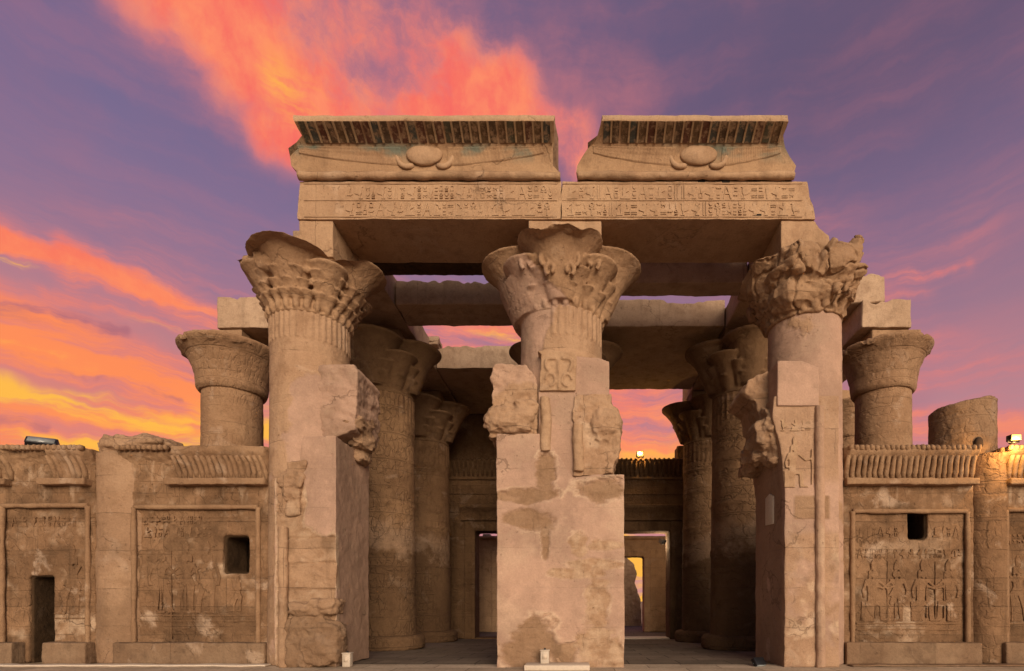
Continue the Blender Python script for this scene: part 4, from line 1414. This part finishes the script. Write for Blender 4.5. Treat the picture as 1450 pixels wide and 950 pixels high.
beam('fallen_block', 'tilted broken block lying on the left rear beam against the sky', 'block', -6.2, -5.55, 21.3, 22.0, ZT - 0.1, ZT + 0.55, seed=10, rough=0.15, chip=0.5)

# stones on the outer columns
beam('architrave_beam', 'beam stub with crumbled front end lying on the outer right bell capital', 'beam', 9.72, 11.42, 18.35, 26.0, ZA, ZT + 0.05, seed=11, group=GL, chip=0.25, rough=0.05)
beam('stone_block', 'block perched on the beam stub above the outer right bell capital', 'block', 9.3, 10.55, 18.45, 20.6, ZT - 0.05, 12.85, seed=12, rough=0.05, chip=0.1)
beam('architrave_beam', 'short beam block standing on the outer left bell capital', 'beam', -12.4, -10.4, 18.4, 25.0, ZA, ZT + 0.16, seed=13, group=GL, chip=0.35, rough=0.04)


# ------------------------------------------------------------------ inner columns
def inner_column(x, y, label, rot):
    t = empty('temple_column', (x, y, zf(y)), label, 'column', 'columns inside the hall')
    for part, rz in zip(PROTO, rot):
        c = part.copy()
        COL.objects.link(c)
        c.parent = t
        c.rotation_euler.z = rz
    return t


def proto_column():
    # local: foot at 0, neck at 9.0, rim at 10.6 above the floor
    zn, zr = 9.0, 10.66
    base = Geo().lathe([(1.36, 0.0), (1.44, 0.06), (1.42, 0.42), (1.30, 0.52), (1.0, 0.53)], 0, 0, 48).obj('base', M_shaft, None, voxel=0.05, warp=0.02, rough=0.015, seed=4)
    g = Geo().lathe(shaft_prof(0.4, zn, 1.12, 1.02, 24), 0, 0, 56)
    flutes(g, 0, 0, 1.0, zn - 1.0, zn - 0.1, 32, 0.07)
    for zz in (zn - 1.08, zn - 1.2, zn - 1.32, zn - 2.3, zn - 3.9, zn - 5.5, zn - 5.62):
        rr = 1.12 - 0.10 * (zz - 0.4) / (zn - 0.4)
        g.lathe([(rr, zz - 0.04), (rr + 0.035, zz - 0.02), (rr + 0.035, zz + 0.02), (rr, zz + 0.04)], 0, 0, 56)
    shaft = g.obj('shaft', M_shaft, None, voxel=0.05, warp=0.015, rough=0.012, seed=5)
    g = Geo()
    composite_capital(g, 0, 0, zn, zr, small=12, volutes=False, beads=0, lobes=(0, 90, 180, 270), diag=(45, 135, 225, 315), big=1.0)
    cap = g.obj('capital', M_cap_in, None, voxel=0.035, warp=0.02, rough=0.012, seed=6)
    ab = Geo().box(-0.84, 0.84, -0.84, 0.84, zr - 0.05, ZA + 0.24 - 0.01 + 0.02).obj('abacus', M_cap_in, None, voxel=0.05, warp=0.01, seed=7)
    return [base, shaft, cap, ab]


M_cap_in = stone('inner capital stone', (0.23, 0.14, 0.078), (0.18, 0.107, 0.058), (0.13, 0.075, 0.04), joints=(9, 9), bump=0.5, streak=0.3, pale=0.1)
PROTO = proto_column()
H = math.pi / 2
for x, y, lab, rot in [
    (XL, Y2, 'second column inside on the left, right behind the left front pier', (0, 0, 0, 0)),
    (XC, Y2, 'inner column hidden behind the middle pier, only its capital tips showing', (H, H, H, 0)),
    (XR, Y2, 'second column inside on the right, half covered by the right front pier', (2 * H, 2 * H, 2 * H, 0)),
    (XL, Y3, 'rearmost left inner column with dark damp foot, nearest the left doorway', (3 * H, 3 * H, 3 * H, 0)),
    (XR, Y3, 'rearmost right inner column, nearest the right doorway', (H, 2 * H, 3 * H, 0)),
]:
    inner_column(x, y, lab, rot)
for o in PROTO:
    bpy.data.objects.remove(o)


def bell_column(x, y, r, label, rim, seed, zn=9.0, zr=10.5):
    t = empty('temple_column', (x, y, zf(y)), label, 'column', 'columns with plain bell capitals')
    Geo().lathe(shaft_prof(zf(y), zn, r * 1.06, r, 24), x, y, 56).obj('shaft', M_shaft_out, t, voxel=0.045, warp=0.015, rough=0.012, seed=seed)
    h = zr - zn
    rr = [(r * 1.06, zn - 0.08), (r * 1.13, zn), (r * 1.16, zn + 0.06), (r * 1.2, zn + 0.3 * h), (r * 1.28, zn + 0.5 * h), (r * 1.42, zn + 0.72 * h), (rim * 0.97, zn + 0.90 * h), (rim, zn + 0.95 * h), (rim, zr), (rim * 0.9, zr + 0.03)]

    def shp(V, N):
        k = sstep(np.hypot(V[:, 0] - x, V[:, 1] - y), rim * 0.8, rim) * sstep(V[:, 2], zr - 0.3, zr)
        n = sstep(fbm(V, 1.5, 4, 0.55, seed + 5), 0.1, 0.4)
        V[:, 2] -= k * n * 0.16
        return V
    Geo().lathe(rr, x, y, 64).obj('capital', M_shaft_out, t, voxel=0.035, warp=0.02, rough=0.015, seed=seed + 1, shape=shp)
    Geo().box(x - 0.85, x + 0.85, y - 0.85, y + 0.85, zr - 0.02, ZA - 0.01).obj('abacus', M_cap, t, voxel=0.05, warp=0.03, seed=seed + 2)
    return t


bell_column(-12.4, Y2, 0.95, 'outer left column with plain bell capital standing behind the left screen wall', 1.66, 41)
bell_column(10.97, Y2, 0.90, 'outer right column with plain bell capital and a cracked rim', 1.56, 44)
bell_column(12.45, Y3, 0.72, 'slim far column glimpsed between the right front column and the outer right bell column', 1.2, 47)


# ------------------------------------------------------------------ screen walls
def screen_wall(label, x0, x1, seed, panel, holes, rib_spans, top=5.44, door=None, figs=None, ribs_px=0.142, plinth=True, lip_spans=None, open_left=False, beads=None):
    YF, YB = 13.6, 14.6
    t = empty('screen_wall', ((x0 + x1) / 2, 14.1, 0), label, 'wall', 'screen walls between the front columns')
    g = Geo()
    # wall masonry with its openings
    cells = sorted(holes + ([door] if door else []), key=lambda q: q[0])
    cx = x0
    for hx0, hx1, hz0, hz1 in cells:
        g.box(cx, hx0, YF, YB, 0, top - 0.05)
        if hz0 > 0.05:
            g.box(hx0 - 0.02, hx1 + 0.02, YF, YB, 0, hz0)
        g.box(hx0 - 0.02, hx1 + 0.02, YF, YB, hz1, top - 0.05)
        cx = hx1
    g.box(cx, x1, YF, YB, 0, top - 0.05)
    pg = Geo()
    for hx0, hx1, hz0, hz1 in holes + ([door] if door else []):       # closed tunnel with a dark-coloured lining, added so the opening looks shaded
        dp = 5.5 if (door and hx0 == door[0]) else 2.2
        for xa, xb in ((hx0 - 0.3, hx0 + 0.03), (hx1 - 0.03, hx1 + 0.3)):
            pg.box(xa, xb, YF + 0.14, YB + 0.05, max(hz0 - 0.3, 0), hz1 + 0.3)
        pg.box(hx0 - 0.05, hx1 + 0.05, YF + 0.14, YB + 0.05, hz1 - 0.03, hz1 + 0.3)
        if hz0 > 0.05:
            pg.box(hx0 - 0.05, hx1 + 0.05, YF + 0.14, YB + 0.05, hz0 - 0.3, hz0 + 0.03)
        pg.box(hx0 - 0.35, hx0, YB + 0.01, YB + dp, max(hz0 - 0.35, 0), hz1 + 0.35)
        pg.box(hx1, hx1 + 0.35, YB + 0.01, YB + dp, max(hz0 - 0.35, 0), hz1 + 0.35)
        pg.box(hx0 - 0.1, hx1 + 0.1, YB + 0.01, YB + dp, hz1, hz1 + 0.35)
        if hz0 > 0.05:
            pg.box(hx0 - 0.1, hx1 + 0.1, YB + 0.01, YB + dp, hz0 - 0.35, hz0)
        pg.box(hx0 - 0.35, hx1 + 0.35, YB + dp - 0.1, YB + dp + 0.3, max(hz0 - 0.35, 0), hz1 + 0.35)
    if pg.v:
        pg.obj('shade_lining', M_dark, t, voxel=0.045, warp=0.01, seed=seed)

    def recess(V, N):
        a, b, c = panel
        k = sstep(V[:, 0], a, a + 0.02) * sstep(b - V[:, 0], 0, 0.02) * sstep(c - V[:, 2], 0, 0.02) * sstep(YF + 0.2 - V[:, 1], 0, 0.1)
        V[:, 1] += k * 0.06
        n = fbm(V, 1.0, 4, 0.55, seed + 11)
        V[:, 1] += sstep(YF + 0.2 - V[:, 1], 0, 0.1) * 0.03 * sstep(n, 0.1, 0.35)
        return V

    def paint(V):
        n = fbm(V, 0.9, 5, 0.6, seed + 2)
        return {'pale': 0.6 * sstep(n, 0.12, 0.45) * sstep(V[:, 2], 3.9, 2.0) + 0.25 * sstep(fbm(V, 2.4, 5, 0.6, seed + 5), 0.15, 0.5) + 0.35 * sstep(fbm(V * np.array([4, 4, 0.5]), 1.0, 4, 0.6, seed), 0.2, 0.4) * sstep(V[:, 2], 3.9, 4.3),
                'stain_shade': 0.55 * sstep(fbm(V, 0.7, 5, 0.6, seed + 7), 0.0, 0.4) + 0.3 * sstep(fbm(V, 2.0, 5, 0.6, seed + 17), 0.15, 0.4)}
    g.obj('masonry', M_wall, t, voxel=0.04, warp=0.02, rough=0.018, seed=seed, shape=recess, paint=paint)
    # cornice: flat lip below, row of upright cobras leaning out, toothed top edge
    zl = top - 0.95
    prof = [(YF - 0.02, zl + 0.16), (YF - 0.06, zl + 0.4), (YF - 0.14, zl + 0.60), (YF - 0.26, zl + 0.74), (YF - 0.30, zl + 0.80), (YF - 0.30, top), (YB, top), (YB, zl + 0.16)]
    g = Geo()
    g.prism_x(prof, x0, x1)

    def brk(V, N):
        inside = np.zeros(len(V))
        for a, b in rib_spans:
            inside = np.maximum(inside, sstep(V[:, 0], a - 0.05, a + 0.05) * sstep(b - V[:, 0], -0.05, 0.05))
        fr = sstep(YF + 0.1 - V[:, 1], 0, 0.1)
        V[:, 1] += (1 - inside) * fr * (0.16 + 0.16 * fbm(V, 1.7, 4, 0.55, seed + 31)) * sstep(YF + 0.05 - V[:, 1], 0, 0.15)
        V[:, 2] += sstep(V[:, 2], top - 0.2, top) * (1 - inside * 0.6) * 0.10 * np.minimum(fbm(V, 1.4, 4, 0.5, seed + 33), 0.3)
        return V
    g.obj('cornice', M_wall_trim, t, voxel=0.035, warp=0.03, wfreq=1.8, rough=0.025, seed=seed + 3, shape=brk, paint=lambda V: {'stain_shade': 0.35 * sstep(fbm(V, 1.2, 4, 0.5, seed + 8), 0.0, 0.35)})
    rnd = random.Random(seed)
    for a, b in rib_spans:
        g = Geo()
        n = max(1, int((b - a) / ribs_px))
        for i in range(n):
            xa = a + (i + 0.5) * (b - a) / n
            if rnd.random() < 0.06:
                continue
            g.tube([(xa, YF - 0.01, zl + 0.16), (xa - 0.005, YF - 0.045, zl + 0.34), (xa - 0.02, YF - 0.115, zl + 0.54), (xa - 0.05, YF - 0.235, zl + 0.72)],
                   [0.045, 0.066 + 0.008 * rnd.random(), 0.062, 0.045], 8)
        g.obj('cobra_frieze', M_wall_trim, t, warp=0.035, wfreq=2.6, seed=seed)
    g = Geo()
    bx0, bx1 = beads or (x0 + 0.05, x1 - 0.05)
    n = int((bx1 - bx0) / 0.125)
    for i in range(n):
        xa = bx0 + (i + 0.5) * (bx1 - bx0) / n
        g.blob((xa, YF - 0.25, top - 0.045), (0.05, 0.09, 0.07), i + seed, 0.35, 8, 6, 0.5)
    g.obj('toothed_edge', M_wall_trim, t, warp=0.02, wfreq=3, seed=seed + 1)
    for a, b in (lip_spans or rib_spans):
        g = Geo()
        g.box(a, b, YF - 0.24, YF + 0.05, zl, zl + 0.17)
        g.obj('cornice_lip', M_wall_trim, t, voxel=0.03, warp=0.025, wfreq=2.2, rough=0.015, seed=seed + 5)
    # roll moulding around the sunk panel
    a, b, c = panel
    for p, q in (((a, 0.5), (a, c)), ((a, c), (b, c)), ((b, c), (b, 0.5))):
        g = Geo()
        n = 40
        g.tube([(p[0] + (q[0] - p[0]) * i / n, YF - 0.01, p[1] + (q[1] - p[1]) * i / n) for i in range(n + 1)], 0.075, 8)
        g.obj('panel_moulding', M_wall_trim, t, shape=lambda V, N: V + N * (0.045 * np.minimum(fbm(V, 1.7, 4, 0.6, seed + 50), 0.15) - 0.012)[:, None])
    if figs:
        for f in figs:
            g = Geo()
            if f[0] == 'fig':
                figure(g, f[1], f[2], f[3], YF + 0.06, 0.02, f[4], f[5], f[3] > 1 and not (door and f[1] < door[1] + 0.6))
            elif f[0] == 'row':
                signs(g, f[1], f[2], f[3], f[4], YF + 0.06, 0.012, random.Random(int(f[3] * 100)), 0.12, f[5] if len(f) > 5 else None)
            elif f[0] == 'line':
                g.box(f[1], f[2], YF + 0.035, YF + 0.09, f[3], f[3] + 0.025)
            elif f[0] == 'upright':
                g.box(f[1], f[1] + 0.022, YF + 0.038, YF + 0.09, f[2], f[3])
            if f[0] == 'fig':
                g.obj('carved_figure', M_wall, t, voxel=0.018, warp=0.012, wfreq=3, rough=0.006, rfreq=4, seed=seed)
            else:
                g.obj('inscription' if f[0] == 'row' else 'carved_line', M_wall, t, smooth=False, warp=0.012, wfreq=3, seed=seed)
    if plinth:
        spans = [(x0, x1)] if not door else [(x0, door[0] - 0.08), (door[1] + 0.02, x1)]
        for a, b in spans:
            g = Geo()
            g.box(a, b, YF - 0.28, YF + 0.1, 0, 0.55)
            g.obj('plinth', M_plinth, t, voxel=0.035, warp=0.025, rough=0.02, seed=seed + 9)
    return t


YW = 13.6


def xw(px):
    return X(px, YW)


def zw(py):
    return Z(py, YW)


screen_wall('left screen wall with a dark square window high on its right', xw(172), -7.78, 61, (xw(190), xw(366), zw(718)), [(xw(313), xw(350), zw(812), zw(758))],
            [(xw(252), xw(383) - 0.02)], figs=[
    ('fig', xw(225), zw(868), 1.75, False, False), ('fig', xw(262), zw(868), 1.75, False, True), ('fig', xw(292), zw(868), 1.75, False, True), ('fig', xw(335), zw(866), 0.86, False, True),
    ('line', xw(196), xw(360), zw(872)), ('line', xw(196), xw(360), zw(880)), ('row', xw(200), xw(300), zw(760), 0.26), ('row', xw(200), xw(300), zw(742), 0.22), ('upright', xw(240), zw(905), zw(780))],
    lip_spans=[(xw(240), xw(383) - 0.02)], beads=(xw(176), xw(250)))
screen_wall('far left screen wall pierced by a low dark doorway', -17.2, xw(134), 67, (xw(4), xw(125), zw(716)), [],
            [(-17, xw(22)), (xw(76), xw(128))], door=(xw(37), xw(72), 0.0, zw(815)), figs=[
    ('row', xw(12), xw(110), zw(745), 0.26), ('fig', xw(100), zw(870), 1.7, False, True), ('line', xw(75), xw(118), zw(876))], lip_spans=[(-17, xw(18)), (xw(62), xw(130))])
screen_wall('right screen wall with an intact cobra frieze and one small black window', 6.68, xw(1380), 73, (xw(1207), xw(1370), zw(724)), [(xw(1288), xw(1316), zw(764), zw(721))],
            [(6.72, xw(1378))], figs=[
    ('row', xw(1215), xw(1280), zw(760), 0.26), ('row', xw(1322), xw(1364), zw(760), 0.26), ('row', xw(1215), xw(1365), zw(790), 0.24),
    ('fig', xw(1238), zw(880), 1.5, True, False), ('fig', xw(1272), zw(880), 1.5, False, True), ('fig', xw(1308), zw(880), 1.5, True, False), ('fig', xw(1345), zw(880), 1.5, True, True),
    ('line', xw(1214), xw(1364), zw(884)), ('line', xw(1214), xw(1364), zw(892)), ('upright', xw(1258), zw(880), zw(795)), ('upright', xw(1326), zw(880), zw(795))])
screen_wall('far right screen wall at the photo edge with its cornice under a glowing lamp', xw(1413), 14.6, 79, (xw(1424), 14.4, zw(722)), [],
            [(xw(1422), 14.5)], figs=[('fig', xw(1443), zw(880), 1.6, False, False), ('row', xw(1430), 13.8, zw(770), 0.26), ('line', xw(1430), 14.2, zw(884))])


def stump(x, label, r, top, seed, lumps):
    y_ = 14.35 if x < 0 else 14.8
    t = empty('column_stump', (x, y_, 0), label, 'column stump', 'broken columns between the screen walls')
    g = Geo().lathe(shaft_prof(0.0, top, r * 1.02, r, 20), x, y_, 56)

    def shp(V, N):
        k = sstep(V[:, 2], top - 0.5, top)
        V[:, 2] += k * (0.13 * np.minimum((V[:, 0] - x) / r, 0.25) * (1 if x > 0 else 0) + 0.06 * fbm(V, 1.3, 4, 0.5, seed))
        return V
    g.obj('shaft', M_front if x < 0 else M_shaft_out, t, voxel=0.04, warp=0.035, rough=0.02, seed=seed, shape=shp,
          paint=lambda V: {'stain_shade': 0.25 * sstep(fbm(V, 0.9, 4, 0.5, seed + 4), 0.0, 0.3) + 0.2})
    if lumps:
        g = Geo()
        for c, r_ in lumps:
            g.blob(c, r_, c[0] * 3, 0.35, 20, 14, 0.4, 1.5)
        g.obj('broken_top', M_front, t, voxel=0.035, warp=0.05, rough=0.03, seed=seed + 2, shape=layered, paint=lambda V: {'stain_shade': np.full(len(V), 0.2)})
    return t


stump(-11.72, 'weathered column stump with rounded rubble top between the two left screen walls', 0.88, 5.35, 83,
      [((-11.75, 14.0, 5.55), (0.42, 0.5, 0.30)), ((-11.15, 14.1, 5.55), (0.55, 0.55, 0.32)), ((-12.1, 14.1, 5.5), (0.3, 0.4, 0.32)), ((-10.8, 14.2, 5.5), (0.3, 0.4, 0.22))])
sr = stump(X(1362, 14.8), 'thick broken column drum with slanting top rising behind the right screen wall', 0.78, 6.95, 87, None)
g = Geo().blob((X(1386, 14.02), 14.04, Z(627, 14.0)), (0.11, 0.12, 0.17), 3, 0.2, 12, 8)  # dark blob stands in for the shade of a hole
g.obj('socket_shade', plain('socket shade stone', (0.05, 0.03, 0.02), 1.0), sr)
# the engaged part of the right stump that shows between the walls
Geo().lathe(shaft_prof(0, 5.35, 0.52, 0.50, 12), X(1396, 13.95), 13.99, 40).obj('engaged_shaft', M_wall, sr, voxel=0.04, warp=0.015, rough=0.015, seed=91)


# ------------------------------------------------------------------ rear wall of the hall with two doorways
def rear_wall():
    YF, YB, z0, top = 27.0, 28.2, -0.35, Z(652, 27.0)
    t = empty('rear_wall', (0, 27.6, z0), 'dark rear wall of the hall with a cornice and two tall doorways', 'wall')
    d = [(-5.15, -1.95), (1.25, 4.62)]
    zt = Z(752, YF)
    g = Geo()
    for a, b in ((-13, d[0][0]), (d[0][1], d[1][0]), (d[1][1], 13)):
        g.box(a, b, YF, YB, z0, top)
    for a, b in d:
        g.box(a - 0.02, b + 0.02, YF, YB, zt, top)
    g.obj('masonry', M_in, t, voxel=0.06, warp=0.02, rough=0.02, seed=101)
    for k, (a, b) in enumerate(d):
        f = empty('doorway', ((a + b) / 2, 0, 0))
        f.parent = t
        f.location = ((a + b) / 2, YF - 27.6, 0)
        for xa, xb in ((a - 0.55, a), (b, b + 0.55)):
            Geo().box(xa, xb, YF - 0.12, YF + 0.4, z0, zt + 0.5).obj('door_jamb', M_in, f, voxel=0.05, warp=0.015, rough=0.01, seed=103 + k)
        Geo().box(a - 0.02, b + 0.02, YF - 0.11, YF + 0.4, zt, zt + 0.48).obj('lintel', M_in, f, voxel=0.05, warp=0.015, rough=0.01, seed=107 + k)
        g = Geo()
        g.prism_x([(YF - 0.1, zt + 0.62), (YF - 0.18, zt + 0.9), (YF - 0.42, zt + 1.15), (YF - 0.42, zt + 1.3), (YF + 0.2, zt + 1.3), (YF + 0.2, zt + 0.62)], a - 0.75, b + 0.75)
        g.tube([(a - 0.7, YF - 0.1, zt + 0.56), (b + 0.7, YF - 0.1, zt + 0.56)], 0.07, 8)
        g.obj('door_cornice', M_in, f, voxel=0.05, warp=0.015, rough=0.01, seed=111 + k)
        Geo().box(a, b, YF - 0.05, YB, z0, z0 + 0.06).obj('threshold', M_pale if k else M_in, f, bevel=0.01)
    g = Geo()
    g.prism_x([(YF - 0.02, top - 0.85), (YF - 0.06, top - 0.4), (YF - 0.28, top - 0.1), (YF - 0.28, top + 0.02), (YB - 0.01, top + 0.02), (YB - 0.01, top - 0.85)], -13, 13)
    g.tube([(-12.9, YF - 0.03, top - 0.92), (12.9, YF - 0.03, top - 0.92)], 0.09, 8)
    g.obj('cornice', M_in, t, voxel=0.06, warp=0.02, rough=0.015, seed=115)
    g = Geo()
    n = 110
    for i in range(n):
        x = -12.8 + 25.6 * (i + 0.5) / n
        g.tube([(x, YF - 0.06, top - 0.80), (x, YF - 0.1, top - 0.42), (x, YF - 0.28, top - 0.12)], [0.06, 0.075, 0.05], 6)
        g.blob((x, YF - 0.24, top + 0.0), (0.075, 0.12, 0.07), i, 0.2, 8, 6)
    g.obj('cobra_frieze', M_in, t)
    g = Geo()
    for zz in (Z(700, YF), Z(726, YF)):
        g.box(-12.9, 12.9, YF - 0.03, YF + 0.05, zz, zz + 0.07)
    g.obj('band_moulding', M_in, t, warp=0.01)
    g = Geo()
    rnd = random.Random(4)
    for zz in np.arange(1.2, 8.0, 0.75):
        for a, b in ((-12, -5.8), (-1.2, 0.6), (5.3, 12)):
            signs(g, a, b, zz, 0.5, YF, 0.03, rnd, 0.2)
    g.obj('relief_carving', M_in, t, smooth=False)
    # steps in the broken top
    return t


rear_wall()
beam('upper_wall', 'dark upper wall closing the left bay above the rear cornice', 'wall', -9.5, -0.6, 27.2, 28.1, Z(652, 27) + 0.03, ZT, mat=M_in, seed=120)
beam('stone_block', 'small block left on the rear cornice beside the right inner columns', 'block', X(958, 27.3), X(990, 27.3), 27.1, 28.0, Z(652, 27) + 0.03, Z(630, 27), mat=M_in, seed=121, rough=0.05)


def second_wall():
    YF, z0, top = 33.0, -0.35, Z(763, 33.0)
    t = empty('rear_wall', (0, 33.5, z0), 'lit second wall seen through the doorways, with a doorway open to the sky', 'wall')
    zt = Z(788, YF)
    d = [(-4.9, -2.2), (1.4, 4.08)]
    g = Geo()
    for a, b in ((-14, d[0][0]), (d[0][1], d[1][0]), (d[1][1], 14)):
        g.box(a, b, YF, YF + 1, z0, top)
    for a, b in d:
        g.box(a - 0.02, b + 0.02, YF, YF + 1, zt, top)
    g.obj('masonry', M_far, t, voxel=0.07, warp=0.03, rough=0.02, seed=131)
    for a, b in d:
        g = Geo()
        g.box(a - 0.4, a, YF - 0.08, YF + 0.2, z0, zt + 0.35)
        g.box(b, b + 0.4, YF - 0.08, YF + 0.2, z0, zt + 0.35)
        g.box(a - 0.01, b + 0.01, YF - 0.08, YF + 0.2, zt, zt + 0.34)
        g.obj('door_surround', M_far, t, voxel=0.05, warp=0.015, seed=133)
    g = Geo()
    g.box(-13.9, 13.9, YF - 0.1, YF + 1.05, top - 0.02, top + 0.18)
    g.obj('coping', M_far, t, voxel=0.06, warp=0.03, seed=134)


second_wall()
g = Geo()
Yr = 41.0
g.prism(poly([(850, 912), (850, 790), (884, 786), (896, 796), (902, 812), (900, 826), (908, 850), (910, 893), (912, 912)], Yr), Yr, Yr + 1.6)
o = g.obj('ruined_wall', M_far, None, voxel=0.06, warp=0.12, wfreq=1.2, rough=0.08, rfreq=2, seed=141)
tag(o, 'crumbling ruined wall seen against orange sky through the right doorway', 'wall')
g = Geo().box(X(884, 39.5), X(914, 39.5), 39.4, 40.4, -0.35, Z(893, 39.5))
o = g.obj('stone_step', M_pale, None, bevel=0.02)
tag(o, 'pale low step at the foot of the ruined wall through the right doorway', 'step')
o = beam('stone_block', 'pale lump of stone on the second wall, at the top of the left doorway', 'block', X(684, 33.4), X(695, 33.4), 33.2, 33.8, Z(768, 33.0) + 0.17, Z(756, 33.4), mat=M_pale, seed=145, rough=0.06)


# ------------------------------------------------------------------ lamps and small things
def floodlight(name, label, loc, size, mat, yaw=0.0, pitch=0.0, lit=None, group=None):
    w, d, h = size
    t = empty(name, loc, label, 'lamp', group)
    t.rotation_euler = (0, 0, yaw)

    def local(g, nm, m, **k):
        o = g.obj(nm, m, None, **k)
        o.parent = t
        return o
    ca, sa = math.cos(pitch), math.sin(pitch)

    def tip(V, N):
        y, z = V[:, 1].copy(), V[:, 2] - h * 0.55
        V[:, 1] = y * ca - z * sa
        V[:, 2] = y * sa + z * ca + h * 0.55
        return V
    local(Geo().box(-w / 2, w / 2, -d / 2, d / 2, h * 0.25, h), 'housing', mat, bevel=min(size) * 0.08, shape=tip)
    local(Geo().box(-w * 0.42, w * 0.42, -d / 2 - 0.012, -d / 2 + 0.004, h * 0.33, h * 0.93), 'glass', M_glow if lit else M_glass, shape=tip)
    g = Geo()
    g.tube([(-w * 0.54, 0, h * 0.6), (-w * 0.54, 0, 0.03), (0, 0, 0.02), (w * 0.54, 0, 0.03), (w * 0.54, 0, h * 0.6)], 0.012, 6)
    g.box(-w * 0.3, w * 0.3, -d * 0.4, d * 0.4, 0, 0.03)
    local(g, 'bracket', mat)
    return t


def lit(t, loc, power, r=0.06):
    l = bpy.data.lights.new('lamp_glow', 'POINT')
    l.energy = power
    l.color = (1.0, 0.55, 0.16)
    l.shadow_soft_size = r
    o = bpy.data.objects.new('lamp_glow', l)
    COL.objects.link(o)
    o.location = loc
    return o


t = floodlight('flood_lamp', 'glowing flood lamp on the rear cornice against the pink sky', (X(907, 26.6), 26.85, Z(652, 27) + 0.03), (0.34, 0.22, 0.36), M_black, lit=True)
lit(t, (X(907, 26.4), 26.6, Z(640, 26.6)), 90)
t = floodlight('flood_lamp', 'glowing flood lamp on top of the far right screen wall cornice', (X(1440, 13.1), 13.2, 5.46), (0.26, 0.16, 0.2), M_black, lit=True)
lit(t, (X(1444, 12.95), 12.98, 5.36), 95)
floodlight('flood_lamp', 'unlit black flood lamp tilted on top of the far left screen wall', (X(55, 13.7), 13.8, 5.42), (0.62, 0.3, 0.3), M_black, yaw=0.5, pitch=-0.7)
floodlight('flood_lamp', 'dark flood lamp lying low on the paving at the foot of the right pier', (X(1075, 13.0), 13.05, 0.003), (0.3, 0.22, 0.16), M_black, yaw=0.4, pitch=0.9)
t = floodlight('flood_lamp', 'small white lit flood lamp fixed below the lintel in the right doorway', (X(938, 27.4), 27.4, Z(771, 27.4)), (0.3, 0.25, 0.28), M_white, yaw=0.6, pitch=0.5)
lit(t, (X(936, 28.7), 28.7, 4.6), 170, 0.12).data.color = (1.0, 0.68, 0.38)

# white post lamp before the middle pier, on a pale slab
o = Geo().box(X(743, 12.3), X(835, 12.3), 12.15, 12.75, 0.004, Z(941, 12.3)).obj('stone_slab', M_pale, None, bevel=0.015)
tag(o, 'pale flat slab lying in front of the middle pier', 'slab')


def post_lamp(label, x, y, z, w, h):
    t = empty('post_lamp', (x, y, z), label, 'lamp')
    Geo().box(x - w / 2, x + w / 2, y - w / 2, y + w / 2, z, z + h * 0.82).obj('post', M_white, t, bevel=w * 0.08)
    Geo().box(x - w * 0.56, x + w * 0.56, y - w * 0.56, y + w * 0.56, z + h * 0.82, z + h * 0.9).obj('cap', M_white, t, bevel=w * 0.05)
    Geo().tube([(x, y, z + h * 0.89), (x, y, z + h)], [w * 0.16, w * 0.08], 8).obj('finial', M_black, t)
    Geo().box(x - w * 0.3, x + w * 0.3, y - w / 2 - 0.006, y - w / 2 + 0.01, z + h * 0.3, z + h * 0.7).obj('glass', M_pale, t)


post_lamp('narrow white post lamp standing on the pale slab by the middle pier', X(771.5, 12.5), 12.55, Z(941, 12.3), 0.2, 0.36)
post_lamp('squat white lamp box on the paving beside the left pier', X(491, 12.9), 12.95, 0.002, 0.19, 0.38)

# low kerbs along the foot of the walls
for a, b, lab in ((-20, X(384, 13.1), 'long pale kerb stone row along the foot of the left screen walls'), (X(1200, 13.1), 20, 'pale kerb stone row along the foot of the right screen walls')):
    g = Geo().box(a, b, 12.85, 13.16, 0.003, 0.05)
    o = g.obj('kerb', M_pale if a < 0 else M_plinth, None, voxel=0.03, warp=0.02, seed=7)
    tag(o, lab, 'kerb')
